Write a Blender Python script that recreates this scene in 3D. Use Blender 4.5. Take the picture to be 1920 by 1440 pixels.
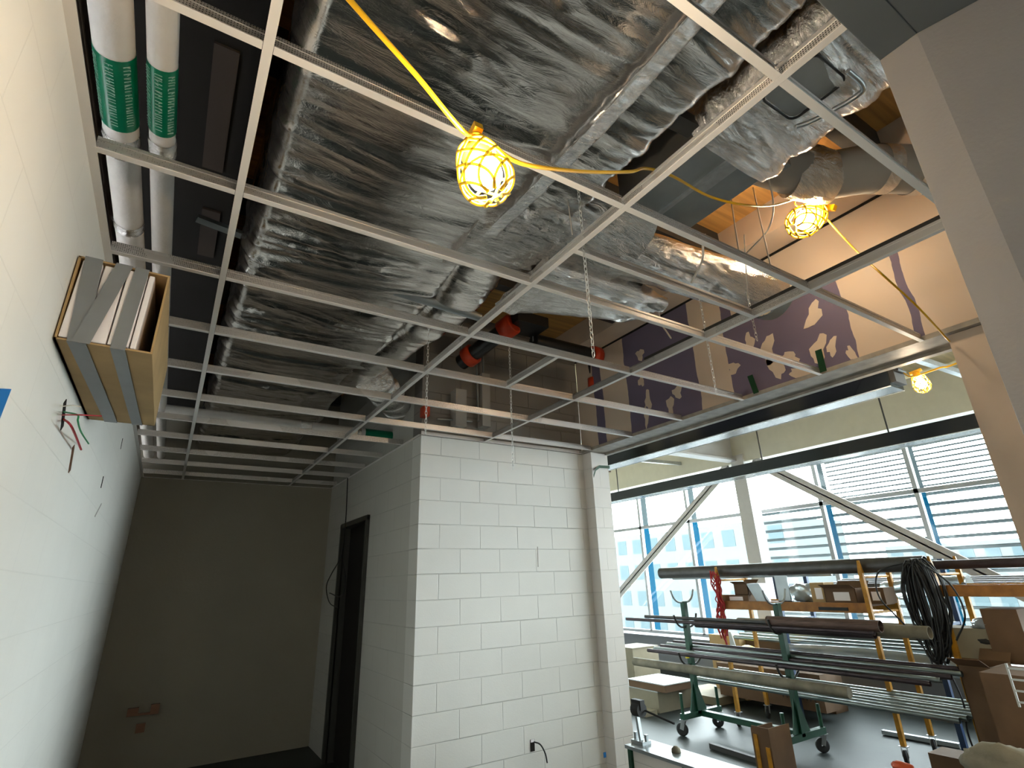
import bpy, bmesh, math, random
from mathutils import Vector, Matrix, noise
random.seed(7)
S = bpy.context.scene
COL = S.collection
for o in list(bpy.data.objects): bpy.data.objects.remove(o)

# ------------------------------------------------------------------ camera
CP, CY, CR, CF = 0.3593, -0.5684, -0.0312, 983.6       # pitch, yaw, roll, focal in pixels of the 1920 frame
def _basis():
    f = Vector((-math.sin(CY)*math.cos(CP), math.cos(CY)*math.cos(CP), math.sin(CP)))
    r = Vector((math.cos(CY), math.sin(CY), 0)); u = r.cross(f)
    return math.cos(CR)*r + math.sin(CR)*u, -math.sin(CR)*r + math.cos(CR)*u, f
CRt, CUp, CFw = _basis()
cam = bpy.data.objects.new('camera', bpy.data.cameras.new('camera')); COL.objects.link(cam)
cam.matrix_world = Matrix((( CRt.x, CUp.x, -CFw.x, 0), (CRt.y, CUp.y, -CFw.y, 0), (CRt.z, CUp.z, -CFw.z, 0), (0, 0, 0, 1)))
cam.data.sensor_width = 36; cam.data.lens = 36*CF/1920; cam.data.clip_start = 0.02; cam.data.clip_end = 300
S.camera = cam
# ------------------------------------------------------------------ world, exposure
W = bpy.data.worlds.new('overcast_sky'); S.world = W; W.use_nodes = True
bg = W.node_tree.nodes['Background']; bg.inputs[0].default_value = (0.93, 0.97, 1.0, 1); bg.inputs[1].default_value = 9.0
S.view_settings.view_transform = 'Standard'; S.view_settings.look = 'None'; S.view_settings.gamma = 1
S.view_settings.exposure = 1.75; S.view_settings.use_curve_mapping = False
S.cycles.max_bounces = 10; S.cycles.diffuse_bounces = 6; S.cycles.glossy_bounces = 5; S.cycles.transparent_max_bounces = 12
S.cycles.sample_clamp_indirect = 6.0; S.cycles.caustics_reflective = False; S.cycles.caustics_refractive = False
S.cycles.use_denoising = True
def area_light(name, loc, rot, sx, sy, power, col, portal=False):
    l = bpy.data.lights.new(name, 'AREA'); l.shape = 'RECTANGLE'; l.size = sx; l.size_y = sy; l.energy = power; l.color = col
    if portal: l.cycles.is_portal = True
    o = bpy.data.objects.new(name, l); o.location = loc; o.rotation_euler = rot; COL.objects.link(o); return o
# sky portals (sampling aids only): in the window band of the next hall
area_light('window_portal', (9.12, .4, 0.5), (0, math.pi/2, 0), 3.2, 24.6, 1, (1, 1, 1), True)

# ------------------------------------------------------------------ helpers
H = 1.268; FZ = -1.75                                    # suspended ceiling and floor heights above/below the lens
def at(px, py, x=None, y=None, z=None):                  # a measured image point taken to a known plane of the room
    d = CFw + CRt*((px-960)/CF) - CUp*((py-720)/CF)
    k = x/d.x if x is not None else (y/d.y if y is not None else z/d.z)
    return d*k
class MB:
    def __init__(s): s.v = []; s.f = []; s.m = []; s.sm = []
    def add(s, vs, fs, mi=0, smooth=False):
        b = len(s.v); s.v += [tuple(q) for q in vs]
        for f in fs: s.f.append([i+b for i in f]); s.m.append(mi); s.sm.append(smooth)
        return s
    def box(s, a, b, mi=0):
        x0, x1 = sorted((a[0], b[0])); y0, y1 = sorted((a[1], b[1])); z0, z1 = sorted((a[2], b[2]))
        return s.add([(x0,y0,z0),(x1,y0,z0),(x1,y1,z0),(x0,y1,z0),(x0,y0,z1),(x1,y0,z1),(x1,y1,z1),(x0,y1,z1)],
                     [(0,3,2,1),(4,5,6,7),(0,1,5,4),(1,2,6,5),(2,3,7,6),(3,0,4,7)], mi)
    def hexa(s, p, mi=0):                                 # 8 points, bottom ring then top ring
        return s.add(p, [(0,3,2,1),(4,5,6,7),(0,1,5,4),(1,2,6,5),(2,3,7,6),(3,0,4,7)], mi)
    def bar(s, a, b, w, h, up=(0,0,1), mi=0):
        a = Vector(a); b = Vector(b); d = (b-a).normalized(); u = Vector(up)
        if abs(d.dot(u)) > .98: u = Vector((0,1,0))
        r = d.cross(u).normalized(); u = r.cross(d).normalized(); r *= w/2; u *= h/2
        return s.hexa([a-r-u, a+r-u, b+r-u, b-r-u, a-r+u, a+r+u, b+r+u, b-r+u], mi)
    def tube(s, pts, r, n=10, mi=0, caps=True, closed=False):
        pts = [Vector(p) for p in pts]; N = len(pts); vs = []; prev = None
        for i, p in enumerate(pts):
            if closed: d = pts[(i+1) % N] - pts[i-1]
            else: d = pts[min(i+1, N-1)] - pts[max(i-1, 0)]
            d.normalize()
            if prev is None:
                u = Vector((0,0,1)) if abs(d.z) < .9 else Vector((1,0,0)); a = d.cross(u).normalized()
            else: a = (prev - d*prev.dot(d)).normalized()
            prev = a; b = d.cross(a); rr = r[i] if isinstance(r, (list, tuple)) else r
            vs += [p + (a*math.cos(t) + b*math.sin(t))*rr for t in [2*math.pi*k/n for k in range(n)]]
        fs = []
        for i in range(N if closed else N-1):
            for k in range(n):
                j = (i+1) % N
                fs.append((i*n+k, i*n+(k+1) % n, j*n+(k+1) % n, j*n+k))
        s.add(vs, fs, mi, True)
        if caps and not closed:
            s.add(vs[:n], [tuple(range(n))[::-1]], mi); s.add(vs[-n:], [tuple(range(n))], mi)
        return s
    def pipe(s, a, b, r, wall=.004, n=16, mi=0):          # hollow tube
        a = Vector(a); b = Vector(b)
        s.tube([a, b], r, n, mi, False); s.tube([b, a], r-wall, n, mi, False)
        d = (b-a).normalized(); u = Vector((0,0,1)) if abs(d.z) < .9 else Vector((1,0,0)); p = d.cross(u).normalized(); q = d.cross(p)
        for e in (a, b):
            o = [e + (p*math.cos(t)+q*math.sin(t))*r for t in [2*math.pi*k/n for k in range(n)]]
            i_ = [e + (p*math.cos(t)+q*math.sin(t))*(r-wall) for t in [2*math.pi*k/n for k in range(n)]]
            s.add(o+i_, [(k, (k+1) % n, n+(k+1) % n, n+k) for k in range(n)], mi)
        return s
    def lathe(s, c, prof, axis=(0,0,1), n=20, mi=0):
        c = Vector(c); ax = Vector(axis).normalized()
        u = Vector((1,0,0)) if abs(ax.x) < .9 else Vector((0,1,0)); p = ax.cross(u).normalized(); q = ax.cross(p)
        vs = [c + ax*z + (p*math.cos(t)+q*math.sin(t))*max(r, 1e-4) for r, z in prof for t in [2*math.pi*k/n for k in range(n)]]
        fs = [(i*n+k, i*n+(k+1) % n, (i+1)*n+(k+1) % n, (i+1)*n+k) for i in range(len(prof)-1) for k in range(n)]
        return s.add(vs, fs, mi, True)
    def build(s, name, mats, parent=None, loc=None, bevel=0):
        me = bpy.data.meshes.new(name)
        off = Vector(loc) if loc is not None else Vector((0,0,0))
        me.from_pydata([tuple(Vector(q)-off) for q in s.v], [], s.f); me.update()
        for m in (mats if isinstance(mats, (list, tuple)) else [mats]): me.materials.append(m)
        me.polygons.foreach_set('material_index', s.m); me.polygons.foreach_set('use_smooth', s.sm)
        o = bpy.data.objects.new(name, me); COL.objects.link(o); o.location = off
        bm = bmesh.new(); bm.from_mesh(me); bmesh.ops.recalc_face_normals(bm, faces=bm.faces); bm.to_mesh(me); bm.free()
        if parent is not None:
            o.parent = parent; w_ = Vector((0,0,0)); q_ = parent
            while q_ is not None: w_ += q_.location; q_ = q_.parent
            o.location = off - w_
        if bevel:
            b = o.modifiers.new('bevel', 'BEVEL'); b.width = bevel; b.segments = 2; b.limit_method = 'ANGLE'
        return o
def tag(o, label=None, cat=None, group=None, kind=None):
    if label: o['label'] = label
    if cat: o['category'] = cat
    if group: o['group'] = group
    if kind: o['kind'] = kind
    return o
def empty(name, loc, label, cat, group=None):
    o = bpy.data.objects.new(name, None); COL.objects.link(o); o.location = loc; o.empty_display_size = .05
    return tag(o, label, cat, group)
def struct(o): o['kind'] = 'structure'; return o

def smoothpath(pts, k=8):                                # Catmull-Rom
    P = [Vector(p) for p in pts]; P = [P[0]*2-P[1]] + P + [P[-1]*2-P[-2]]; out = []
    for i in range(1, len(P)-2):
        for j in range(k):
            t = j/k; a, b, c, d = P[i-1], P[i], P[i+1], P[i+2]
            out.append(.5*((2*b) + (c-a)*t + (2*a-5*b+4*c-d)*t*t + (3*b-a-3*c+d)*t**3))
    return out + [P[-2]]

# ------------------------------------------------------------------ materials
def newmat(name):
    m = bpy.data.materials.new(name); m.use_nodes = True
    return m, m.node_tree, m.node_tree.nodes['Principled BSDF']
def mat(name, col, rough=.6, metal=0, spec=.4, var=0, vscale=8, bump=0, bscale=60, emis=None, estr=0, stretch=None, alpha=None, trans=0):
    m, nt, b = newmat(name); N = nt.nodes; L = nt.links
    b.inputs['Base Color'].default_value = (*col, 1); b.inputs['Roughness'].default_value = rough
    b.inputs['Metallic'].default_value = metal; b.inputs['Specular IOR Level'].default_value = spec
    if trans: b.inputs['Transmission Weight'].default_value = trans
    if emis: b.inputs['Emission Color'].default_value = (*emis, 1); b.inputs['Emission Strength'].default_value = estr
    tc = N.new('ShaderNodeTexCoord'); mp = N.new('ShaderNodeMapping'); L.new(tc.outputs['Object'], mp.inputs[0])
    if stretch: mp.inputs['Scale'].default_value = stretch
    if var:
        nz = N.new('ShaderNodeTexNoise'); nz.inputs['Scale'].default_value = vscale; nz.inputs['Detail'].default_value = 5
        L.new(mp.outputs[0], nz.inputs['Vector'])
        mx = N.new('ShaderNodeMix'); mx.data_type = 'RGBA'; rr = N.new('ShaderNodeMapRange')
        rr.inputs[1].default_value = .3; rr.inputs[2].default_value = .7
        L.new(nz.outputs[0], rr.inputs[0]); L.new(rr.outputs[0], mx.inputs[0])
        mx.inputs[6].default_value = (*[c*(1-var) for c in col], 1); mx.inputs[7].default_value = (*[min(1, c*(1+var*.6)) for c in col], 1)
        L.new(mx.outputs[2], b.inputs['Base Color'])
    if bump:
        nb = N.new('ShaderNodeTexNoise'); nb.inputs['Scale'].default_value = bscale; nb.inputs['Detail'].default_value = 4
        L.new(mp.outputs[0], nb.inputs['Vector'])
        bp = N.new('ShaderNodeBump'); bp.inputs['Strength'].default_value = bump; bp.inputs['Distance'].default_value = .01
        L.new(nb.outputs[0], bp.inputs['Height']); L.new(bp.outputs[0], b.inputs['Normal'])
    return m
def blockmat(name, col, axis, off=(0,0), mortar=.006, strength=.55, dirt=.0, mcol=.80):
    """painted concrete block laid in running bond; axis = horizontal world axis of the wall"""
    m, nt, b = newmat(name); N = nt.nodes; L = nt.links
    ge = N.new('ShaderNodeNewGeometry'); sp = N.new('ShaderNodeSeparateXYZ'); cb = N.new('ShaderNodeCombineXYZ')
    L.new(ge.outputs['Position'], sp.inputs[0])
    a1 = N.new('ShaderNodeMath'); a1.inputs[1].default_value = -off[0]; L.new(sp.outputs[axis], a1.inputs[0])
    a2 = N.new('ShaderNodeMath'); a2.inputs[1].default_value = -off[1]; L.new(sp.outputs['Z'], a2.inputs[0])
    L.new(a1.outputs[0], cb.inputs['X']); L.new(a2.outputs[0], cb.inputs['Y'])
    br = N.new('ShaderNodeTexBrick'); br.inputs['Scale'].default_value = 1; br.inputs['Brick Width'].default_value = .402
    br.inputs['Row Height'].default_value = .2035; br.inputs['Mortar Size'].default_value = mortar; br.inputs['Mortar Smooth'].default_value = .9
    br.offset = .5; L.new(cb.outputs[0], br.inputs['Vector'])
    nz = N.new('ShaderNodeTexNoise'); nz.inputs['Scale'].default_value = 2.5; nz.inputs['Detail'].default_value = 6; L.new(ge.outputs['Position'], nz.inputs['Vector'])
    n2 = N.new('ShaderNodeTexNoise'); n2.inputs['Scale'].default_value = 90; n2.inputs['Detail'].default_value = 3; L.new(ge.outputs['Position'], n2.inputs['Vector'])
    # mortar partly hidden by paint: modulate with noise
    mk = N.new('ShaderNodeMapRange'); mk.inputs[1].default_value = .35; mk.inputs[2].default_value = .62; L.new(nz.outputs[0], mk.inputs[0])
    mk.inputs[3].default_value = .35; mk.inputs[4].default_value = 1
    mm = N.new('ShaderNodeMath'); mm.operation = 'MULTIPLY'; L.new(br.outputs['Fac'], mm.inputs[0]); L.new(mk.outputs[0], mm.inputs[1])
    mx = N.new('ShaderNodeMix'); mx.data_type = 'RGBA'; mx.inputs[6].default_value = (*col, 1); mx.inputs[7].default_value = (*[c*mcol for c in col], 1)
    L.new(mm.outputs[0], mx.inputs[0])
    m2 = N.new('ShaderNodeMix'); m2.data_type = 'RGBA'; m2.blend_type = 'MULTIPLY'; m2.inputs[0].default_value = .35+dirt
    cr = N.new('ShaderNodeMapRange'); cr.inputs[1].default_value = .3; cr.inputs[2].default_value = .75; cr.inputs[3].default_value = .86; cr.inputs[4].default_value = 1.0
    L.new(nz.outputs[0], cr.inputs[0]); L.new(mx.outputs[2], m2.inputs[6]); L.new(cr.outputs[0], m2.inputs[7]); L.new(m2.outputs[2], b.inputs['Base Color'])
    b.inputs['Roughness'].default_value = .62; b.inputs['Specular IOR Level'].default_value = .3
    inv = N.new('ShaderNodeMath'); inv.operation = 'MULTIPLY_ADD'; inv.inputs[1].default_value = -1; inv.inputs[2].default_value = 1; L.new(mm.outputs[0], inv.inputs[0])
    ad = N.new('ShaderNodeMath'); ad.operation = 'MULTIPLY_ADD'; ad.inputs[1].default_value = .12; L.new(n2.outputs[0], ad.inputs[0]); L.new(inv.outputs[0], ad.inputs[2])
    bp = N.new('ShaderNodeBump'); bp.inputs['Strength'].default_value = strength; bp.inputs['Distance'].default_value = .006
    L.new(ad.outputs[0], bp.inputs['Height']); L.new(bp.outputs[0], b.inputs['Normal'])
    return m
def foilmat(name, col=(.66,.62,.585), rough=.10, s=1.0, bs=.32):
    m, nt, b = newmat(name); N = nt.nodes; L = nt.links
    b.inputs['Base Color'].default_value = (*col, 1); b.inputs['Metallic'].default_value = 1; b.inputs['Roughness'].default_value = rough
    ge = N.new('ShaderNodeNewGeometry'); mp = N.new('ShaderNodeMapping'); L.new(ge.outputs['Position'], mp.inputs[0]); mp.inputs['Scale'].default_value = (.55, 2.6, 1.6)
    w = N.new('ShaderNodeTexNoise'); w.inputs['Scale'].default_value = 9*s; w.inputs['Detail'].default_value = 7; w.inputs['Roughness'].default_value = .62; w.inputs['Distortion'].default_value = 1.2
    L.new(mp.outputs[0], w.inputs['Vector'])
    ab = N.new('ShaderNodeMath'); ab.operation = 'SUBTRACT'; ab.inputs[1].default_value = .5; L.new(w.outputs[0], ab.inputs[0])
    a2 = N.new('ShaderNodeMath'); a2.operation = 'ABSOLUTE'; L.new(ab.outputs[0], a2.inputs[0])
    vo = N.new('ShaderNodeTexVoronoi'); vo.inputs['Scale'].default_value = 20*s; vo.feature = 'F1'; L.new(mp.outputs[0], vo.inputs['Vector'])
    ad = N.new('ShaderNodeMath'); ad.operation = 'MULTIPLY_ADD'; ad.inputs[1].default_value = .05; L.new(vo.outputs['Distance'], ad.inputs[0]); L.new(a2.outputs[0], ad.inputs[2])
    bp = N.new('ShaderNodeBump'); bp.inputs['Strength'].default_value = bs; bp.inputs['Distance'].default_value = .018
    L.new(ad.outputs[0], bp.inputs['Height']); L.new(bp.outputs[0], b.inputs['Normal'])
    rg = N.new('ShaderNodeTexNoise'); rg.inputs['Scale'].default_value = 3; L.new(ge.outputs['Position'], rg.inputs['Vector'])
    rr = N.new('ShaderNodeMapRange'); rr.inputs[1].default_value = .35; rr.inputs[2].default_value = .65; rr.inputs[3].default_value = rough*.6; rr.inputs[4].default_value = rough*1.7
    L.new(rg.outputs[0], rr.inputs[0]); L.new(rr.outputs[0], b.inputs['Roughness'])
    return m
def perfmat(name):
    """galvanised web of a ceiling tee with rows of small punched holes"""
    m, nt, b = newmat(name); N = nt.nodes; L = nt.links
    tc = N.new('ShaderNodeTexCoord'); br = N.new('ShaderNodeTexVoronoi'); br.inputs['Scale'].default_value = 150; br.inputs['Randomness'].default_value = .12
    L.new(tc.outputs['Object'], br.inputs['Vector'])
    lt = N.new('ShaderNodeMath'); lt.operation = 'LESS_THAN'; lt.inputs[1].default_value = .30; L.new(br.outputs['Distance'], lt.inputs[0])
    nz = N.new('ShaderNodeTexNoise'); nz.inputs['Scale'].default_value = 2.0; L.new(tc.outputs['Object'], nz.inputs['Vector'])
    gt = N.new('ShaderNodeMath'); gt.operation = 'GREATER_THAN'; gt.inputs[1].default_value = .44; L.new(nz.outputs[0], gt.inputs[0])
    mu = N.new('ShaderNodeMath'); mu.operation = 'MULTIPLY'; L.new(lt.outputs[0], mu.inputs[0]); L.new(gt.outputs[0], mu.inputs[1])
    mx = N.new('ShaderNodeMix'); mx.data_type = 'RGBA'; mx.inputs[6].default_value = (.66,.64,.62,1); mx.inputs[7].default_value = (.03,.03,.03,1)
    L.new(mu.outputs[0], mx.inputs[0]); L.new(mx.outputs[2], b.inputs['Base Color']); b.inputs['Metallic'].default_value = .85; b.inputs['Roughness'].default_value = .38
    return m
M = {}
M['leftwall'] = blockmat('painted_block_left', (.84,.82,.765), 'Y', (.13,.075), .0035, .22, 0, .93)
M['frontwall'] = blockmat('painted_block_front', (.74,.72,.675), 'X', (1.972,.075), .006, .8)
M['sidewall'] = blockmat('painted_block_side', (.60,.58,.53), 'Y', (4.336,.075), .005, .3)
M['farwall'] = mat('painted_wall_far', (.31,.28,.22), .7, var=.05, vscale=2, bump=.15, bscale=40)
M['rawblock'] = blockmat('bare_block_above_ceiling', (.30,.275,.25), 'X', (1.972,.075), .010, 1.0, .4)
M['pillar'] = blockmat('painted_block_pillar', (.78,.74,.70), 'X', (3.55,.075), .005, .6)
M['floor'] = mat('concrete_floor', (.042,.050,.048), .5, 0, .2, var=.22, vscale=1.6, bump=.05, bscale=12)
M['hallwall'] = mat('hall_paint', (.6,.6,.58), .7)
M['tee'] = mat('tee_white_paint', (.78,.75,.72), .4)
M['perf'] = perfmat('tee_galvanised_web')
M['galv'] = mat('galvanised_steel', (.55,.57,.58), .35, .9, var=.15, vscale=20)
M['galvdull'] = mat('galvanised_duct', (.36,.39,.40), .42, .75, var=.15, vscale=5)
M['foil'] = foilmat('foil_insulation')
M['foiltape'] = foilmat('foil_tape', (.80,.78,.75), .14, 1.7, .85)
M['foilcrumple'] = foilmat('crumpled_foil', (.70,.66,.62), .13, 1.5, .7)
M['timber'] = mat('timber_deck', (.62,.33,.10), .55, var=.28, vscale=3.0, stretch=(.25,9,1))
M['palewood'] = mat('pale_timber_deck', (.80,.66,.42), .6, var=.18, vscale=3.0, stretch=(.3,8,1))
M['blackpipe'] = mat('black_steel_pipe', (.018,.018,.018), .35, .2)
M['darksteel'] = mat('dark_steel', (.05,.048,.045), .5, .3)
M['redcoup'] = mat('red_coupling', (.55,.05,.015), .4, var=.2)
M['whitepipe'] = mat('white_pipe_jacket', (.72,.68,.63), .55, var=.06, vscale=10, bump=.3, bscale=40)
M['greenlabel'] = mat('green_label', (.0,.17,.085), .3, var=.12, vscale=30)
M['labelink'] = mat('label_lettering', (.30,.48,.40), .4)
M['drywall'] = mat('drywall_compound', (.68,.54,.42), .8, var=.08, vscale=3)
M['steelpaint'] = mat('white_steel_paint', (.55,.53,.52), .5, var=.04)
M['beampaint'] = mat('cream_steel_paint', (.66,.63,.53), .55, var=.04)
M['blackmetal'] = mat('black_fixture', (.012,.016,.015), .22, .0, .5)
M['whiteline'] = mat('white_edge', (.75,.8,.82), .4)
M['furring'] = mat('dim_brown_wood', (.045,.032,.024), .8)
M['frame'] = mat('door_frame_paint', (.185,.175,.175), .45, var=.04, bump=.08, bscale=150)
M['framehead'] = mat('dark_head_paint', (.10,.11,.115), .5, var=.04)
M['lintel'] = mat('grey_lintel_steel', (.36,.33,.285), .55, var=.25, vscale=12)
M['yellowcord'] = mat('yellow_cord', (.85,.45,.01), .35)
M['yellowguard'] = mat('yellow_guard', (.95,.62,.02), .35, trans=.35)
M['whitewire'] = mat('white_wire', (.75,.68,.60), .5)
M['chain'] = mat('zinc_chain', (.7,.7,.68), .3, .9)
M['card'] = mat('cardboard', (.42,.28,.13), .8, var=.12, vscale=6, bump=.1, bscale=50)
M['carddark'] = mat('brown_cardboard', (.14,.08,.042), .8, var=.15, vscale=6)
M['cardpale'] = mat('pale_cardboard', (.27,.235,.165), .8, var=.1, vscale=6)
M['ducttape'] = mat('grey_duct_tape', (.20,.21,.22), .4, var=.06, vscale=15)
M['packing'] = mat('white_foam_board', (.85,.80,.80), .7)
M['bluetape'] = mat('blue_tape', (.005,.16,.48), .5)
M['greentape'] = mat('green_tape', (.004,.045,.012), .5)
M['cableblack'] = mat('black_cable', (.012,.012,.012), .45)
M['void'] = mat('dark_hole', (.01,.008,.006), .9)
M['redplastic'] = mat('red_insulation', (.42,.03,.04), .45)
M['greenplastic'] = mat('green_insulation', (.02,.25,.09), .45)
M['darkdoor'] = mat('dark_door_paint', (.045,.045,.04), .4)
M['cartgreen'] = mat('green_cart_paint', (.005,.055,.028), .4, var=.2, vscale=12)
M['scafyellow'] = mat('yellow_scaffold_paint', (.50,.23,.012), .45, var=.35, vscale=14)
M['scaforange'] = mat('worn_orange_paint', (.36,.15,.03), .5, var=.3, vscale=12)
M['rubber'] = mat('black_rubber', (.02,.02,.02), .6)
M['caster'] = mat('caster_fork', (.35,.36,.36), .35, .8)
M['rustpipe'] = mat('rusty_iron_pipe', (.12,.075,.06), .5, .4, var=.4, vscale=10, stretch=(8,1,8))
M['greypipe'] = mat('grey_iron_pipe', (.085,.082,.08), .42, .5, var=.2, vscale=9)
M['darkpipe'] = mat('dark_iron_pipe', (.06,.045,.05), .35, .5, var=.3, vscale=9)
M['conduit'] = mat('zinc_conduit', (.27,.31,.30), .3, .85, var=.12, vscale=5)
M['tanpipe'] = mat('dusty_tan_pipe', (.20,.18,.13), .7, var=.35, vscale=8)
M['whitesheet'] = mat('white_board', (.45,.48,.48), .55)
M['bluepaint'] = mat('blue_facade_paint', (.0,.030,.06), .5, spec=0)
M['cyanpaint'] = mat('pale_blue_mullion', (.035,.045,.048), .5, spec=0)
M['mullion'] = mat('grey_mullion', (.36,.37,.38), .5)
M['spandrel'] = mat('grey_window_bench', (.17,.175,.19), .5, .2)
M['louvre'] = mat('white_louvre', (.10,.115,.118), .5, spec=0)
M['outwhite'] = mat('pale_facade', (.055,.060,.060), .8, spec=0)
M['outglass'] = mat('facade_glass', (.032,.044,.048), .8, spec=0)
M['ground'] = mat('outdoor_paving', (.30,.31,.31), .9, spec=0)
M['purple'] = mat('purple_drywall', (.155,.13,.19), .8, var=.08, vscale=4)
M['mud'] = mat('joint_compound', (.66,.55,.44), .8, var=.05)
M['plastic'] = mat('clear_plastic_wrap', (.65,.72,.74), .12, 0, .6, trans=.6)
M['yellowcloth'] = mat('yellow_plastic', (.85,.68,.02), .5)
M['cloth'] = mat('cream_cloth', (.22,.20,.15), .9, var=.15, vscale=10, bump=.3, bscale=30)
M['orange'] = mat('orange_red_plastic', (.65,.10,.03), .45)
M['redwire'] = mat('red_rope', (.40,.02,.02), .6)
M['flexgrey'] = mat('grey_duct_jacket', (.42,.39,.35), .55, var=.08, vscale=4)
M['copper'] = mat('copper_stub', (.20,.10,.06), .4, .6)
def emat(name, col, s):
    m, nt, b = newmat(name); e = nt.nodes.new('ShaderNodeEmission'); e.inputs[0].default_value = (*col, 1); e.inputs[1].default_value = s
    nt.links.new(e.outputs[0], nt.nodes['Material Output'].inputs[0]); return m
gl, nt_, b_ = newmat('window_glass')
g1 = nt_.nodes.new('ShaderNodeBsdfTransparent'); g1.inputs[0].default_value = (.93,.98,.98,1); g2 = nt_.nodes.new('ShaderNodeBsdfGlossy'); g2.inputs['Roughness'].default_value = .02
gm = nt_.nodes.new('ShaderNodeMixShader'); gm.inputs[0].default_value = .05; nt_.links.new(g1.outputs[0], gm.inputs[1]); nt_.links.new(g2.outputs[0], gm.inputs[2])
nt_.links.new(gm.outputs[0], nt_.nodes['Material Output'].inputs[0]); M['glass'] = gl

# ================================================================== SETTING
XL = -.41; YF = 4.336; XS = 1.776; YB = 7.48; XR = 3.65; XR2 = 3.88; DECK = 2.6
def sbox(name, a, b, m): return struct(MB().box(a, b).build(name, m))
sbox('floor', (-1.2,-12.4,FZ-.2), (9.3,13,FZ), M['floor'])
sbox('wall_left', (XL-.2,-4.0,FZ), (XL,YB,1.30), M['leftwall'])
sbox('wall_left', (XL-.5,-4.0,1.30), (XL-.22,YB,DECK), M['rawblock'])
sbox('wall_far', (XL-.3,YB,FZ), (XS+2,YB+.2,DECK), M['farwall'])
# the block partition: its face towards the camera and its side with the dark doorway
sbox('wall_front', (XS,YF,FZ), (XR,YF+.2,1.262), M['frontwall'])
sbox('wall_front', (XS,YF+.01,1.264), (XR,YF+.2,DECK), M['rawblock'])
DY0, DY1, DZ = 5.69, 6.72, .70
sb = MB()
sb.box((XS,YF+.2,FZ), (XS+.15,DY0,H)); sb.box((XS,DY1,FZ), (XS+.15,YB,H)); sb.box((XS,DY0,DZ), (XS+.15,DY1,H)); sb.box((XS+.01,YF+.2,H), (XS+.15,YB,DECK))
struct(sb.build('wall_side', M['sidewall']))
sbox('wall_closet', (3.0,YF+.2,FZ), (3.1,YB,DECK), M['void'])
d = struct(MB().bar((XS-.012,DY0+.02,FZ), (XS-.012,DY0+.02,DZ), .05, .04, (0,1,0)).bar((XS-.012,DY1-.02,FZ), (XS-.012,DY1-.02,DZ), .05, .04, (0,1,0)).box((XS-.03,DY0,DZ-.04), (XS+.15,DY1,DZ+.012)).box((XS,DY0,FZ), (XS+.15,DY0+.04,DZ)).box((XS,DY1-.04,FZ), (XS+.15,DY1,DZ)).build('door_1', M['darkdoor']))
MB().box((XS+.08,DY0+.04,FZ+.01), (XS+.12,DY1-.04,DZ-.04)).build('door_leaf', M['void'], d)
# the wall with the wide opening into the hall: pier, near part, and drywall bulkhead above
OY0, OY1 = .985, 4.20
sbox('wall_right', (XR,OY1,FZ), (XR2,YF+.3,H-.004), M['pillar'])
sbox('wall_right', (XR,-.5,FZ), (XR2,OY0,H-.004), M['drywall'])
sbox('wall_hall', (XR2-.1,YF+.3,FZ), (XR2,12.6,DECK), M['hallwall'])
struct(MB().box((XR-.04,OY0-.6,H), (XR2,OY1+.14,H+.03)).box((XR2-.03,OY0-.6,H-.02), (XR2+.02,OY1+.14,H)).build('trim_1', M['lintel']))
# drywall bulkhead above the opening: boards purple, seams and screw heads covered with compound
m, nt, b = newmat('purple_board_with_compound'); N = nt.nodes; L = nt.links
ge = N.new('ShaderNodeNewGeometry'); sp = N.new('ShaderNodeSeparateXYZ'); L.new(ge.outputs['Position'], sp.inputs[0])
nz = N.new('ShaderNodeTexNoise'); nz.inputs['Scale'].default_value = 2.2; nz.inputs['Detail'].default_value = 4; L.new(ge.outputs['Position'], nz.inputs['Vector'])
sh = N.new('ShaderNodeMath'); sh.operation = 'MULTIPLY_ADD'; sh.inputs[1].default_value = .10; L.new(nz.outputs[0], sh.inputs[0]); L.new(sp.outputs['Y'], sh.inputs[2])
# compound bands along y (world metres): [lo, hi]
acc = None
for lo, hi in ((-1.0,1.09),(1.14,1.46),(2.40,2.72),(3.57,3.93),(4.06,5.0)):
    g = N.new('ShaderNodeMath'); g.operation = 'GREATER_THAN'; g.inputs[1].default_value = lo+.05; L.new(sh.outputs[0], g.inputs[0])
    l = N.new('ShaderNodeMath'); l.operation = 'LESS_THAN'; l.inputs[1].default_value = hi+.05; L.new(sh.outputs[0], l.inputs[0])
    mu = N.new('ShaderNodeMath'); mu.operation = 'MULTIPLY'; L.new(g.outputs[0], mu.inputs[0]); L.new(l.outputs[0], mu.inputs[1])
    if acc is None: acc = mu
    else:
        a = N.new('ShaderNodeMath'); a.operation = 'MAXIMUM'; L.new(acc.outputs[0], a.inputs[0]); L.new(mu.outputs[0], a.inputs[1]); acc = a
g = N.new('ShaderNodeMath'); g.operation = 'GREATER_THAN'; g.inputs[1].default_value = 2.0; L.new(sp.outputs['Z'], g.inputs[0])
g3 = N.new('ShaderNodeMath'); g3.operation = 'LESS_THAN'; g3.inputs[1].default_value = 2.3; L.new(sp.outputs['Y'], g3.inputs[0])
g4 = N.new('ShaderNodeMath'); g4.operation = 'MULTIPLY'; L.new(g.outputs[0], g4.inputs[0]); L.new(g3.outputs[0], g4.inputs[1])
a = N.new('ShaderNodeMath'); a.operation = 'MAXIMUM'; L.new(acc.outputs[0], a.inputs[0]); L.new(g4.outputs[0], a.inputs[1]); acc = a
mx = N.new('ShaderNodeMix'); mx.data_type = 'RGBA'; mx.inputs[6].default_value = (.155,.13,.20,1); mx.inputs[7].default_value = (.66,.54,.43,1)
L.new(acc.outputs[0], mx.inputs[0]); L.new(mx.outputs[2], b.inputs['Base Color']); b.inputs['Roughness'].default_value = .8
M['bulkhead'] = m
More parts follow.
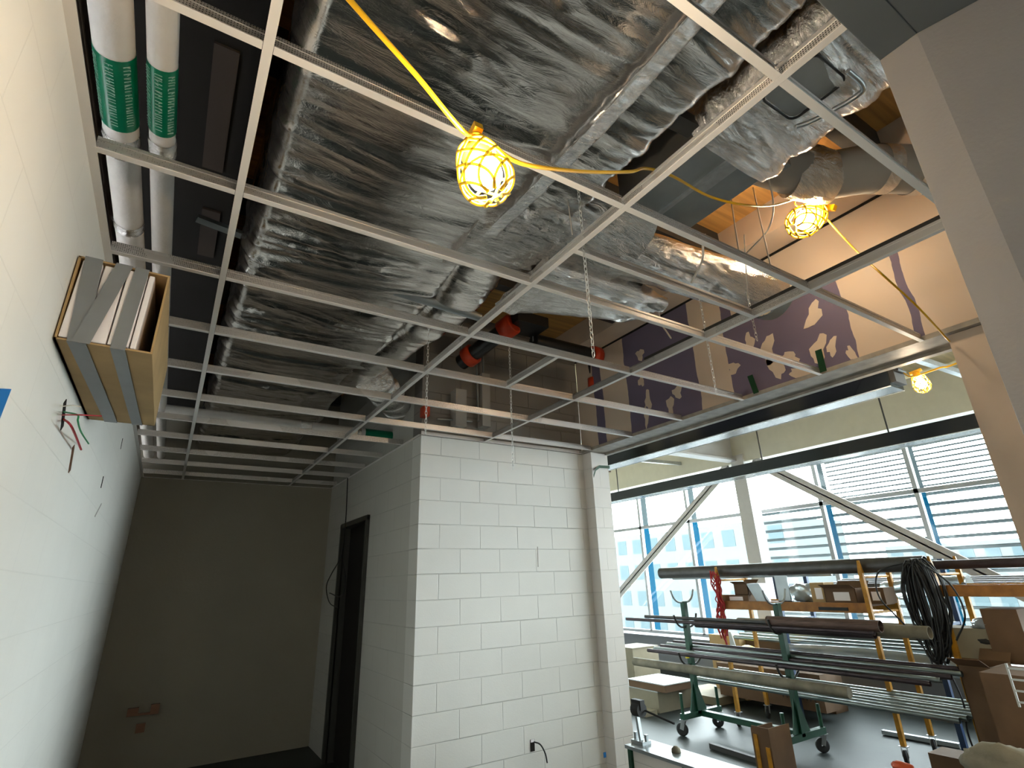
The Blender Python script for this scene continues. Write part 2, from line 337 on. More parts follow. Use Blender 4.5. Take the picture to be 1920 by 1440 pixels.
bh = sbox('wall_bulkhead', (XR,-4.0,H+.03), (XR2,YF,DECK-.25), M['bulkhead'])
# trowelled patches of compound over the screws
pt = MB()
def blob(px, py, rx, rz, ang):
    c = at(px, py, x=XR-.0015); n = 14; vs = []
    for k in range(n):
        t = 2*math.pi*k/n; rr = 1+.25*math.sin(3*t+px)+.15*math.sin(5*t+py)
        u, w = rx*rr*math.cos(t), rz*rr*math.sin(t)
        vs.append((c.x, c.y+u*math.cos(ang)-w*math.sin(ang), c.z+u*math.sin(ang)+w*math.cos(ang)))
    pt.add(vs + [(x+.0015, y, z) for x, y, z in vs], [tuple(range(n))] + [(k, (k+1) % n, n+(k+1) % n, n+k) for k in range(n)])
for q in ((1525,590,.05,.10,.5),(1535,655,.05,.11,.4),(1560,650,.03,.07,.3),(1597,664,.025,.06,-.3),(1440,655,.05,.12,.2),(1455,690,.05,.09,-.6),(1480,670,.07,.04,.5),(1500,700,.09,.03,.4),
          (1270,735,.05,.06,0),(1257,760,.04,.09,.1),(1215,750,.035,.10,0),(1212,780,.03,.10,.1),(1200,665,.05,.06,0),(1202,715,.04,.05,0),(1375,690,.05,.05,0),(1430,580,.06,.07,.3),(1405,640,.04,.07,0)):
    blob(*q)
pt.build('joint_compound', M['mud'], bh)
MB().box((XR-.012,-4,2.335), (XR,YF,2.350)).build('gap_shade_strip', M['void'], bh)  # black strip stands in for the shaded gap below the beam
# steel beam under the deck above the bulkhead
tag(MB().box((3.38,-4,2.35), (3.66,YF,2.60)).build('boxed_beam', M['drywall']), 'plastered box beam running along the top of the purple drywall', 'beam')
# deck
sbox('ceiling', (XL-.5,-4.0,DECK), (XR2,YB+.1,DECK+.15), M['timber'])
sbox('ceiling_hall', (XR2,-12.2,DECK), (9.4,13,DECK+.15), M['palewood'])
sbox('wall_hall_end', (XR2,12.6,FZ), (9.4,12.8,DECK), M['hallwall'])
sbox('wall_hall_near', (XR2-.3,-12.2,FZ), (9.4,-12.0,DECK), M['hallwall'])
# behind the camera: unseen wall, closed to keep daylight off the far wall
struct(MB().box((XL-.5,-4.2,FZ), (XR2,-4,DECK)).box((XR,-12.0,FZ), (XR2,-4.2,DECK)).build('wall_back', M['hallwall']))
# doorway the camera stands at: deep head and right reveal
JX, JY0, JY1, JZ = 1.112, .182, .251, 1.012
fr = MB(); SX, SY = JX+.20, JY0-.66
fr.add([(JX,JY1,FZ),(JX,JY0,FZ),(SX,SY,FZ),(SX+.2,SY,FZ),(SX+.2,JY1,FZ),(JX,JY1,JZ),(JX,JY0,JZ),(SX,SY,JZ),(SX+.2,SY,JZ),(SX+.2,JY1,JZ)],
       [(0,1,2,3,4),(9,8,7,6,5)]+[(k,(k+1) % 5,5+(k+1) % 5,5+k) for k in range(5)])
struct(fr.build('trim_2', M['frame'], bevel=.0015))
struct(MB().box((XL+.001,JY0,JZ), (SX+.2,JY1,JZ+.2)).box((XL+.001,SY,JZ+.001), (SX+.2,JY0,JZ+.2)).build('trim_3', M['framehead'], bevel=.0015))

# ---------------- hall beyond the opening: window wall
XW = 9.0; SILL = -1.08; HEAD = 2.06; RAIL = 1.05
sbox('wall_window', (XW,-12.0,HEAD), (XW+.2,12.8,DECK), M['hallwall'])
sbox('wall_window', (XW,-12.0,FZ), (XW+.2,12.8,SILL-.08), M['hallwall'])
tag(MB().box((XW-.35,-12,-1.55), (XW,12.6,SILL-.06)).box((XW-.40,-12,SILL-.06), (XW,12.6,SILL-.03)).build('window_bench', [M['spandrel']]), 'long grey metal bench cabinet under the hall windows', 'cabinet')
ys = [8.90-1.38*k for k in range(-3, 16)]  # unseen near bays added to bring more daylight onto the front wall
wn = 0
for i in range(len(ys)-1):
    wn += 1; y1, y0 = ys[i], ys[i+1]
    w = MB().box((XW+.02,y0-.03,SILL), (XW+.10,y0+.03,HEAD)).box((XW+.02,y0,RAIL-.03), (XW+.10,y1,RAIL+.03)).box((XW+.02,y0,HEAD-.05), (XW+.10,y1,HEAD)).box((XW+.02,y0,SILL-.05), (XW+.10,y1,SILL+.02))
    w = struct(w.build('window_%d' % wn, M['mullion']))
    MB().box((XW+.05,y0+.03,SILL), (XW+.056,y1-.03,HEAD)).build('pane', M['glass'], w)
    MB().box((XW+.101,y0-.02,SILL-.3), (XW+.28,y0+.02,RAIL)).build('outer_fin', M['bluepaint'], w)
    MB().box((XW+.101,y0-.02,RAIL), (XW+.28,y0+.02,HEAD)).build('outer_fin', M['cyanpaint'], w)
    lv = MB(); z = SILL+.25
    if y1 < 6.5:                                          # horizontal sun louvres outside these bays
        while z < RAIL: lv.bar((XW+.42,y0,z), (XW+.42,y1,z), .075, .010, (.5,0,1)); z += .155
    z = RAIL+.1
    while z < HEAD:
        if y1 < 5.2: lv.bar((XW+.42,y0,z), (XW+.42,y1,z), .035, .008, (.5,0,1))
        z += .075
    if lv.v: lv.build('sun_louvres', M['louvre'], w)
# outside
tag(MB().box((XW+1,-60,-6.2), (90,90,-6)).build('paved_ground', M['ground']), 'pale paved ground outside the hall windows', 'ground', kind='structure')
def facade(name, x, y0, y1, z0, z1, label, ny, nz):
    e = empty(name, (x, (y0+y1)/2, z0), label, 'building')
    MB().box((x,y0,z0), (x+6,y1,z1)).build('wall', M['outwhite'], e)
    g = MB(); dy = (y1-y0)/ny; dz = (z1-z0)/nz
    for i in range(ny):
        for j in range(nz): g.box((x-.02,y0+dy*(i+.22),z0+dz*(j+.25)), (x+.01,y0+dy*(i+.78),z0+dz*(j+.8)))
    g.build('window_rows', M['outglass'], e)
facade('office_block', 30, 18, 60, -6, 3.0, 'pale office block with a grid of windows, far outside beside the steel brace', 26, 5)
facade('warehouse', 34, -8, 15, -6, 1.2, 'low white building with small windows outside beyond the louvres', 22, 4)

# ---------------- hall steel
tag(MB().bar((8.5,5.72,FZ), (8.5,5.72,2.0), .26, .018, (1,0,0)).bar((8.38,5.72,FZ), (8.38,5.72,2.0), .018, .24, (0,1,0)).bar((8.5,5.60,FZ), (8.5,5.60,2.0), .26, .018, (0,1,0)).build('steel_column', M['steelpaint']) , 'white steel column rising in front of the hall windows', 'column')
def diag(y0, z0, y1, z1, label):
    mb = MB(); mb.bar((8.45,y0,z0), (8.45,y1,z1), .02, .17, (0,1,1)); mb.bar((8.5,y0,z0), (8.5,y1,z1), .12, .02, (0,1,1))
    tag(mb.build('diagonal_brace', M['steelpaint']), label, 'brace')
diag(5.95, 1.86, 9.6, -.62, 'white diagonal steel brace falling to the left of the hall column')
diag(5.45, 1.86, 1.55, -.92, 'white diagonal steel brace falling to the right of the hall column')
tag(MB().box((8.42,-12,1.87), (8.62,12.5,2.5)).build('edge_beam', M['beampaint']), 'cream edge beam along the top of the hall windows', 'beam')
ib = MB(); ib.box((XR2,5.80,1.93), (8.4,5.84,2.42)).box((XR2,5.72,1.90), (8.4,5.92,1.93)).box((XR2,5.72,2.42), (8.4,5.92,2.45))
tag(ib.build('cross_beam', M['steelpaint']), 'white steel I-beam crossing the hall to the column', 'beam')
for (y, lab) in ((7.4, 'left'), (1.55, 'right')):
    pass
tag(MB().bar((5.0,7.35,2.1), (8.4,7.0,2.1), .06, .06).build('strut_channel', M['galv']), 'grey strut channel under the hall deck, left of the cross beam', 'channel')
tag(MB().bar((3.9,1.75,1.72), (6.6,1.62,1.72), .05, .05).build('strut_channel', M['galv']), 'white strut channel ending beside the far hanging bulb', 'channel')
tag(MB().tube([(4.1,9.5,2.2), (8.0,8.6,2.2)], .02).build('sprinkler_pipe', M['rustpipe']), 'thin rust red pipe under the hall deck at the far left', 'pipe')
tag(MB().tube([(5.4,4.45,2.42), (7.1,4.15,2.42)], .03).build('sprinkler_pipe', M['darkpipe']), 'short brown pipe under the pale hall deck above the near black light', 'pipe')
def linear(name, x0, x1, z0, z1, y0, y1, rods, label):
    e = empty(name, ((x0+x1)/2, y0, z0), label, 'light fixture')
    MB().box((x0,y0,z0), (x1,y1,z1)).build('housing', M['blackmetal'], e)
    MB().box((x0-.004,y0,z0-.003), (x0+.004,y1,z0+.004)).box((x1-.004,y0,z0-.003), (x1+.002,y1,z0+.002)).build('edge_trim', M['whiteline'], e, )
    for y in rods: MB().tube([((x0+x1)/2,y,z1-.01), ((x0+x1)/2,y,DECK)], .009, 8).build('hanging_rod', M['darksteel'], e)
    MB().box((x0+.02,y0-.035,z0+.03), (x1-.02,y0,z1-.02)).tube([(x0+.04,y0-.05,z0+.12), (x1-.04,y0-.05,z0+.12)], .012).build('end_bracket', M['darksteel'], e)
linear('linear_light', 4.27, 4.48, 1.25, 1.43, 1.56, 7.0, (2.3,4.6), 'long black linear light hanging just beyond the opening')
linear('linear_light', 6.45, 6.68, 1.25, 1.40, .9, 11.0, (2.55,4.1,6.9), 'farther long black linear light hanging on rods across the hall windows')

# ================================================================== SUSPENDED CEILING
MAIN = {'A': .0066, 'B': 1.215, 'C': 2.423}; XD = 3.612
ROW = lambda r: 1.096 + .61*r
def tee(name, a, b, label, group, drop=0):
    a = Vector(a); b = Vector(b); c = (a+b)/2
    e = empty(name, c, label, 'ceiling tee', group); up = Vector((0,0,1))
    MB().bar(a, b, .024, .003).build('flange', M['tee'], e)
    w = MB().bar(a+up*.021, b+up*.021, .002, .038).bar(a+up*.042, b+up*.042, .007, .012)
    w.build('web', M['perf'], e)
    return e
tee('main_tee', (MAIN['A'],-.2,H), (MAIN['A'],YB,H), 'leftmost long white main tee running over the room to the far wall', 'main tees of the ceiling grid')
tee('main_tee', (MAIN['B'],-.2,H), (MAIN['B'],YB,H), 'middle long white main tee passing right of the nearest bulb', 'main tees of the ceiling grid')
tee('main_tee', (MAIN['C'],-.2,H), (MAIN['C'],YF,H), 'rightmost long white main tee ending over the white block partition', 'main tees of the ceiling grid')
ORD = ['first','second','third','fourth','fifth','sixth','seventh','eighth','ninth','tenth','eleventh','twelfth']
cols = (('A', XL+.02, MAIN['A']-.013, 'between left wall and leftmost main tee'), ('B', MAIN['A']+.013, MAIN['B']-.013, 'between leftmost and middle main tees'),
        ('C', MAIN['B']+.013, MAIN['C']-.013, 'between middle and rightmost main tees'), ('D', MAIN['C']+.013, XD, 'between right main tee and purple bulkhead'))
for cn, x0, x1, ph in cols:
    for r in range(-1, 11):
        y = ROW(r)
        if cn == 'A' and r < 0: continue
        if cn in 'CD' and y > YF: 
            if cn == 'D': continue
            x1_ = XS
        else: x1_ = x1
        if cn == 'C' and y > YF: x1_ = XS-.01
        if y > YB: continue
        tee('cross_tee', (x0,y,H), (x1_,y,H), 'white perforated cross tee %s, %s row from the camera' % (ph, ORD[r+1]), 'cross tees of the ceiling grid')
tee('cross_tee', (MAIN['B']+.013,ROW(.5),H), (MAIN['C']-.013,ROW(.5),H), 'extra half-spaced white cross tee right of the middle main tee, below the foil branch', 'cross tees of the ceiling grid')
tee('cross_tee', (1.82,ROW(2)+.013,H), (1.82,ROW(3)-.013,H), 'short white tee splitting one cell in front of the block partition', 'cross tees of the ceiling grid')
def angle(name, pts, label):
    tag(pts.build(name, M['tee']), label, 'wall angle')
angle('wall_angle', MB().box((XL,.26,H-.001), (XL+.026,YB,H+.002)).box((XL,.26,H), (XL+.002,YB,H+.03)), 'white wall angle along the top of the left wall')
angle('wall_angle', MB().box((XS,YF-.024,H-.001), (XR,YF,H+.002)).box((XS,YF-.002,H), (XR,YF,H+.035)), 'white wall angle along the top of the block partition')
angle('wall_angle', MB().box((XS-.024,YF,H-.001), (XS,YB,H+.002)), 'white wall angle along the shaded side wall over the dark doorway')
angle('wall_angle', MB().box((XL,YB-.024,H-.001), (XS,YB,H+.002)), 'wall angle at the top of the dark far wall')
# the heavier channel lying on the right main tee
tag(MB().bar((MAIN['C']+.03,-.1,H+.05), (MAIN['C']+.03,2.2,H+.05), .035, .05).build('carrying_channel', M['darksteel']), 'black carrying channel lying along the rightmost main tee', 'channel')

# ================================================================== FOIL WRAPPED DUCTS
def ridged(v, s): return 1-abs(noise.noise(v*s))*2
def crinkle(p, a=1.0, along=(.55,3.0,1.2)):
    q = Vector((p.x*along[0], p.y*along[1], p.z*along[2]))
    w = Vector((noise.noise(q*1.1+Vector((5,1,2))), noise.noise(q*1.1+Vector((9,3,7))), noise.noise(q*1.3)))*.55
    q = q + w*1.5
    m_ = .35+.65*min(1, max(0, .5+1.3*noise.noise(p*1.9+Vector((4,4,4)))))
    r2 = ridged(q+Vector((3,8,1)), 2.6)
    d = .020*noise.noise(q*.9) + .014*m_*r2 + .0075*m_*ridged(q+Vector((7,2,5)), 5.5) + max(0, m_-.45)*(.0050*ridged(q, 13) + .0018*ridged(q+Vector((1,5,2)), 29))
    return d*a
def foilduct(name, prof, path, nu, label, parent=None, amp=1.0, mats=None, sag=.0, seams=()):
    """prof: closed ring of (across, z) points; path: list of (origin, right vector, along parameter)"""
    vs = []; fs = []; n = len(prof)
    for i in range(nu+1):
        o, rt, sc = path(i/nu)
        for k, (a, z) in enumerate(prof):
            p = o + rt*a*sc + Vector((0,0,z*sc)); a0, z0 = prof[k-1]; a1, z1 = prof[(k+1) % n]
            nr = (rt*(z1-z0) + Vector((0,0,-(a1-a0)))).normalized()
            c = crinkle(p, amp)
            for sy in seams: c += .018*math.exp(-((p.y-sy-.05*math.sin(p.x*4))/.03)**2)
            vs.append(p + nr*c)
    for i in range(nu):
        for k in range(n): fs.append((i*n+k, i*n+(k+1) % n, (i+1)*n+(k+1) % n, (i+1)*n+k))
    mb = MB().add(vs, fs, 0, True); mb.add(vs[:n], [tuple(range(n))]); mb.add(vs[-n:], [tuple(range(n))])
    return mb
def rectprof(x0, x1, z0, z1, step, sag=.03, rc=.05):
    P = []; w = x1-x0
    n = max(2, int(w/step)); m_ = max(2, int((z1-z0)/step))
    for i in range(n):
        t = i/n; P.append((x0+w*t, z0 - sag*math.sin(math.pi*t) + rc*max(0, 1-min(t, 1-t)*w/rc)**2 if rc else z0))
    for i in range(m_): P.append((x1, z0+rc + (z1-z0-rc)*i/m_))
    for i in range(6): P.append((x1-w*i/6, z1))
    for i in range(m_): P.append((x0, z1-(z1-z0-rc)*i/m_))
    return P
# main trunk duct
e = empty('insulated_duct', (.6,3.4,1.6), 'wide duct wrapped in crumpled silver foil running over the grid to the far wall', 'duct')
pr = rectprof(.09, 1.12, 1.63, 2.25, .0125)
def pth(t):
    y = -.6 + 7.9*t
    return Vector((0, y, 0)), Vector((1,0,0)), 1.0
mb = foilduct('', pr, pth, 640, '', amp=1.15, seams=(.55,1.32,2.62,3.35,3.9,4.6,5.6,6.4)); mb.build('foil_wrap', M['foil'], e)
def tapestrip(pts, w, name, parent, m_='foiltape', n=26, lift=.012, nv=None):
    """crumpled tape following pts with width vector nv"""
    P = smoothpath(pts, n); vs = []; fs = []; K = 8
    for p in P:
        for k in range(K+1):
            q = p + nv*(k/K-.5)*w; c = crinkle(q*3.0, .8, (1,1,1)); vs.append(q + Vector((0,0,-lift-abs(c)*.8)))
    for i in range(len(P)-1):
        for k in range(K): a = i*(K+1)+k; fs.append((a, a+1, a+K+2, a+K+1))
    o = MB().add(vs, fs, 0, True).build(name, M[m_], parent); o.modifiers.new('thick', 'SOLIDIFY').thickness = .002; return o
tapestrip([(1.10,.30,1.62), (1.12,.9,1.61), (1.11,1.5,1.61), (1.08,1.85,1.60)], .085, 'foil_tape_seam', e, nv=Vector((1,0,.35)))
# raised second layer right of the trunk, up to the gap that shows the timber
e2 = e
pr2 = rectprof(1.14, 1.47, 1.72, 2.2, .0125, .015, .04)
foilduct('', pr2, lambda t: (Vector((0,-.3+2.0*t,0)), Vector((1,0,0)), 1.0), 170, '', amp=1.1, seams=(.75,1.2)).build('foil_wrap', M['foil'], e2)
# right edge bulge of the far stretch
e3 = e
pr3 = rectprof(1.0, 1.36, 1.64, 2.1, .02, .03, .08)
foilduct('', pr3, lambda t: (Vector((.10*math.sin(t*5),2.1+2.35*t,0)), Vector((1,0,0)), 1.0), 100, '', amp=1.2).build('foil_wrap', M['foil'], e3)
# branch running right to the bulkhead
e4 = empty('branch_duct', (2.0,1.9,1.6), 'foil wrapped branch duct reaching right towards the purple drywall, warm bulb glow on it', 'duct')
def cpro(r, rz, n=80): return [(r*math.cos(2*math.pi*k/n), rz*math.sin(2*math.pi*k/n)) for k in range(n)][::-1]
foilduct('', cpro(.36,.22), lambda t: (Vector((1.0+.9*t, 2.02-.18*t, 1.80-.02*t)), Vector((0,-1,0)), 1.0+.0*t), 90, '', amp=2.0).build('foil_wrap', M['foilcrumple'], e4)
foilduct('', cpro(.20,.15), lambda t: (Vector((1.8+1.25*t, 1.80-.14*t, 1.72)), Vector((0,-1,0)), 1.0), 120, '', amp=1.5).build('foil_wrap', M['foilcrumple'], e4)
ft = foilduct('', [(-.28+.05*i, .0) for i in range(12)] + [(.27-.05*i, .006) for i in range(12)], lambda t: (Vector((1.45+.95*t, 2.15-.1*t, 1.56+.05*t)), Vector((0,-1,0)), 1.0-.5*t), 50, '', amp=2.2)
ft.build('loose_foil_flap', M['foilcrumple'], e4)
MB().pipe((3.03,1.66,1.72), (3.12,1.65,1.72), .165, .01, 24).build('duct_collar', M['galvdull'], e4)
# right hand duct: bare metal end and foil wrapped near end
e5 = empty('metal_duct', (1.95,1.2,1.8), 'bare grey sheet metal duct partly stripped of foil, beside the second bulb', 'duct')
MB().box((1.70,.98,1.80), (2.16,1.56,2.2)).build('duct_body', M['galvdull'], e5, bevel=.004)
mb = MB().box((1.66,.93,1.79), (2.19,.97,2.22)); mb.build('flange', M['galvdull'], e5)
MB().box((1.90,1.0,1.785), (1.92,1.54,1.80)).box((1.93,1.05,1.795), (1.99,1.28,1.80)).build('standing_seam', M['galv'], e5)
foilduct('', rectprof(1.58, 2.10, 1.74, 2.22, .0125, .02, .05), lambda t: (Vector((-.05*(1-t),-.3+1.32*t,0)), Vector((1,0,0)), 1.0), 130, '', amp=1.2, seams=(.5,.9)).build('foil_wrap', M['foilcrumple'], e5)
# insulated spiral take-off
e6 = empty('round_duct', (2.4,.8,1.95), 'grey jacketed round duct with foil taped joints above the second bulb', 'duct')
q0, q1, q2, q3 = at(1405,292,z=2.13), at(1530,328,z=2.13), at(1640,317,z=2.13), at(1790,322,z=2.13)
rp = smoothpath([q0, q1, q2, q3], 10)
MB().tube(rp, .132, 28).build('jacket', M['flexgrey'], e6)
foilduct('', cpro(.148,.148,40), lambda t: (at(1478,320,z=2.13).lerp(at(1555,332,z=2.13), t), Vector((.55,1,0)).normalized(), 1.0+.06*math.sin(t*math.pi)), 24, '', amp=.9).build('foil_joint', M['foiltape'], e6)
for a_, b_2 in ((.10,.26), (.52,.68)): MB().tube([q2.lerp(q3,a_-.1), q2.lerp(q3,b_2-.1)], .136, 28, caps=False).build('tape_band', M['foiltape'], e6)
# access door on the right foil duct
e7 = e5
def rrect(cx, cy, z, w, h, r, k=6, ang=0):
    P = []
    for sx, sy, a0 in ((1,1,0), (-1,1,90), (-1,-1,180), (1,-1,270)):
        for i in range(k+1):
            t = math.radians(a0+90*i/k); x, y = sx*(w/2-r)+r*math.cos(t), sy*(h/2-r)+r*math.sin(t)
            P.append((cx+x*math.cos(ang)-y*math.sin(ang), cy+x*math.sin(ang)+y*math.cos(ang), z))
    return P
P = rrect(1.74,.63,1.700,.20,.20,.03); n = len(P)
MB().add(P+[(x,y,z+.03) for x,y,z in P], [tuple(range(n))]+[(k,(k+1) % n,n+(k+1) % n,n+k) for k in range(n)]).build('access_door', M['galvdull'], e7)
MB().tube(rrect(1.74,.63,1.698,.215,.215,.035), .005, 8, closed=True).build('gasket', M['blackpipe'], e7)
MB().tube(smoothpath([(1.80,.50,1.69), (1.90,.50,1.68), (1.93,.54,1.68), (1.90,.68,1.68), (1.88,.74,1.69)], 6), .010, 8).build('handle', M['galv'], e7)
# dark members in the gap between the ducts
tag(MB().bar(at(1205,190,z=1.78), at(1300,240,z=1.78), .07, .05).build('strut_channel', M['darksteel']), 'dark strut channel bridging the gap that shows orange timber', 'channel')
tag(MB().tube([(1.62,.2,2.05), (1.62,3.2,2.05)], .035, 14).build('conduit', M['darksteel']), 'dark pipe running above the gap beside the middle main tee', 'pipe')
tag(MB().tube([(1.72,.2,2.1), (1.72,3.4,2.1)], .02, 10).build('conduit', M['rustpipe']), 'thin brown conduit beside the dark pipe above the gap', 'pipe')
tag(MB().tube([at(900,595,z=1.62), at(740,545,z=1.62)], .028, 14).build('conduit', M['galvdull']), 'short grey pipe end poking out under the wide foil duct', 'pipe')

# ================================================================== PIPES IN THE CEILING
def labelled_pipe(name, a, b, r, bands, tapes, label, axis):
    a = Vector(a); b = Vector(b); d = (b-a).normalized(); L_ = (b-a).length
    e = empty(name, a, label, 'pipe', 'white insulated pipes'); MB().tube([a+d*L_*i/20 for i in range(21)], r, 24).build('jacket', M['whitepipe'], e)
    for t0, t1 in bands:
        g = MB().tube([a+d*t0, a+d*t1], r+.0015, 24, caps=False).build('green_label', M['greenlabel'], e)
        ink = MB()                                        # rows of small pale lettering blocks wrapped on the label
        side = d.cross(Vector((0,0,1))).normalized()
        for row in (-.95, -.1, .75):
            nn = Vector((0,0,-1))*math.cos(row) + side*math.sin(row); tt = d.cross(nn)
            s_ = t0+.02
            while s_ < t1-.02:
                w_ = random.uniform(.006,.012); c = a+d*s_+nn*(r+.0018)
                ink.bar(c - tt*.010, c + tt*.010, .0025, .001, nn)
                if random.random() < .6: ink.bar(c + tt*.010*random.choice((-1,0,1)), c + tt*.010*random.choice((-1,0,1)) + d*w_*.6, .0025, .001, nn)
                s_ += w_+.004
        ink.build('lettering', M['labelink'], g)
    for t0, t1 in tapes: MB().tube([a+d*(t0+(t1-t0)*i/4) for i in range(5)], [r+.002, r+.004, r+.002, r+.004, r+.002], 24, caps=False).build('foil_tape', M['foiltape'], e)
    return e
labelled_pipe('insulated_pipe', (-.375,-.2,1.50), (-.375,7.3,1.50), .052, [(1.72,2.02)], [(2.07,2.17),(2.62,2.68),(4.0,4.07)], 'white insulated pipe with a green label nearest the left wall', 'y')
labelled_pipe('insulated_pipe', (-.255,-.2,1.50), (-.255,7.3,1.50), .040, [(1.70,1.99)], [(2.04,2.13),(3.6,3.66)], 'white insulated pipe with a green label, second from the left wall', 'y')
labelled_pipe('insulated_pipe', (-.22,5.18,1.45), (2.2,5.18,1.45), .055, [(1.72,2.02)], [(1.10,1.2),(1.64,1.68)], 'white insulated pipe crossing under the foil duct with a small green label', 'x')
# dark steel, cross members and hangers above the left cells
for i, y in enumerate((.9,2.1,3.3,4.7,5.9,7.1)):
    tag(MB().box((-.60,y,2.36), (3.37 if y < 4.3 else 1.7,y+.09,2.6)).build('deck_joist', M['darksteel']), 'dark joist under the timber deck, %s from the camera' % ORD[i], 'joist', 'dark joists under the deck')
tag(MB().box((-.52,-.2,2.0), (.03,7.3,2.06)).build('plenum_shade_panel', M['void']), 'black panel added for the unlit deck beside the pipes left of the foil duct', 'shade panel')  # solid black panel added in place of the shade under the deck
tag(MB().bar((-.15,2.65,1.75), (.1,2.7,1.75), .05, .02).build('hanger_strap', M['galvdull']), 'dim metal strap under the black panel beside the foil duct', 'strap')
for i_, (x_, y0_, y1_) in enumerate(((-.13,.3,1.55), (-.12,1.8,2.55), (-.10,2.9,3.4))):
    tag(MB().box((x_-.05,y0_,1.985), (x_+.04,y1_,1.997)).build('furring_strip', M['furring']), 'dim brown furring strip beside the foil duct, %s from the camera' % ORD[i_], 'strip', 'furring strips left of the duct')
# black sprinkler main with red grooved couplings
e8 = empty('sprinkler_main', (2.4,3.9,2.1), 'black sprinkler pipe with orange red couplings above the block partition', 'pipe')
p0, p1, p2, p3 = at(1115,668,z=2.1), at(1000,640,z=2.1), at(955,612,z=2.15), at(865,680,y=4.15)
MB().tube([p1, p1+Vector((0,0,.5))], .008, 8).build('hanger_rod', M['galv'], e8); MB().tube([p3, p3+Vector((0,0,.5))], .008, 8).build('hanger_rod', M['galv'], e8)
MB().tube([p0, p1], .075, 20).tube([p2, p3], .075, 20).build('pipe_run', M['blackpipe'], e8)
def coup(c, d, r=.09, w=.05):
    c = Vector(c); d = Vector(d).normalized()
    return MB().tube([c-d*w, c-d*w*.9, c+d*w*.9, c+d*w], [r*.8, r, r, r*.8], 20)
coup(p2.lerp(p3,.03), p3-p2, .10, .07).build('coupling', M['redcoup'], e8)
coup(p2.lerp(p3,.80), p3-p2, .10, .05).build('coupling', M['redcoup'], e8)
coup(p0, p0-p1, .10, .05).build('coupling', M['redcoup'], e8)
c0 = Vector((p2.x+.05, p2.y-.05, p2.z)); MB().box(c0+Vector((-.05,-.1,.0)), c0+Vector((.28,.15,.10))).build('hanger_plate', M['blackpipe'], e8)
e9 = empty('sprinkler_riser', (3.5,3.98,1.9), 'black vertical pipe with two red couplings beside the purple drywall corner', 'pipe')
q0 = at(1103,640,y=4.1); q1 = at(1118,740,y=4.1)
MB().tube([q0+Vector((0,0,.15)), q1], .05, 18).build('pipe_run', M['blackpipe'], e9)
coup(at(1108,668,y=4.1), (0,0,1), .075, .05).build('coupling', M['redcoup'], e9); coup(at(1115,718,y=4.1), (0,0,1), .075, .055).build('coupling', M['redcoup'], e9)
# electrical gear on the block wall above the grid
e10 = empty('electrical_box', (2.0,YF-.02,1.75), 'dim grey electrical boxes and conduits on the block wall above the grid', 'electrical box')
MB().box(at(845,735,y=YF), at(875,800,y=YF-.12)).build('box_body', M['flexgrey'], e10); MB().box(at(895,705,y=YF), at(920,800,y=YF-.1)).build('box_body', M['flexgrey'], e10)
MB().tube([at(893,660,y=YF-.05), at(897,790,y=YF-.05)], .012, 8).tube([at(905,660,y=YF-.05), at(908,790,y=YF-.05)], .012, 8).tube([at(820,785,y=YF-.05), at(885,790,y=YF-.05)], .01, 8).build('conduits', M['galvdull'], e10)
MB().box(at(788,765,y=YF-.01), at(806,780,y=YF-.1)).build('red_device', M['redcoup'], e10)
# crumpled flexible duct end near the partition
e11 = empty('flexible_duct', (1.5,4.1,1.55), 'crumpled foil flexible duct end above the corner of the block partition', 'duct')
fp = smoothpath([at(700,720,z=1.62), at(740,765,z=1.62), at(770,790,z=1.6)], 12)
foilduct('', cpro(.17,.13,36), lambda t: (fp[min(len(fp)-1, int(t*(len(fp)-1)))] + Vector((0,0,.05)), Vector((.8,-.6,0)), 1.0+.05*math.sin(t*40)), 40, '', amp=1.1).build('foil_skin', M['foiltape'], e11)

# ================================================================== CHAINS AND WIRES
def chain(x, y, z0, z1, label):
    mb = MB(); z = z0; k = 0; L_ = .030
    while z > z1:
        a = (1,0,0) if k % 2 == 0 else (0,1,0); A = Vector(a)
        pts = []
        for i in range(10):
            t = 2*math.pi*i/10; pts.append(Vector((x,y,z)) + A*.0065*math.cos(t) + Vector((0,0,1))*(L_*.5+.002)*math.sin(t))
        mb.tube(pts, .0017, 5, closed=True); z -= L_*.83; k += 1
    tag(mb.build('chain', M['chain']), label, 'chain', 'chains hanging through the grid')
chain(1.245, 1.37, 1.62, .79, 'short-link chain dangling at the middle main tee below the foil branch')
chain(2.44, 1.715, 1.60, .94, 'chain hanging at the rightmost main tee in front of the purple drywall')
chain(1.232, 2.94, 1.60, .86, 'chain hanging in front of the left corner of the block partition')
chain(1.84, 2.90, 1.60, .70, 'thin chain hanging in front of the middle of the block partition')
chain(2.75, 1.60, 1.60, 1.29, 'short chain end at the row below the foil branch outlet')
def wire(pts, r, m_, name, label, cat='wire', group=None, k=10):
    return tag(MB().tube(smoothpath(pts, k) if len(pts) > 2 else pts, r, 7).build(name, M[m_]), label, cat, group)
wire([at(1370,370,z=2.2), at(1386,478,z=1.5)], .004, 'whitewire', 'hanger_wire', 'straight pale hanger wire left of the second bulb', group='hanger wires')
wire([at(1412,352,z=2.3), at(1445,500,z=1.6)], .004, 'whitewire', 'hanger_wire', 'straight pale hanger wire nearest the second bulb', group='hanger wires')
wire([at(1440,330,z=2.0), at(1450,385,z=1.95), at(1440,430,z=1.9), at(1400,475,z=1.8)], .005, 'whitewire', 'loose_cable', 'pale cable curving down beside the second bulb', 'cable')
wire([at(1322,440,z=1.90), at(1320,450,z=1.66), at(1318,460,z=1.55), at(1316,490,z=1.5), at(1296,530,z=1.5)], .006, 'whitewire', 'loose_cable', 'pale looped cable lying against the foil branch duct', 'cable')
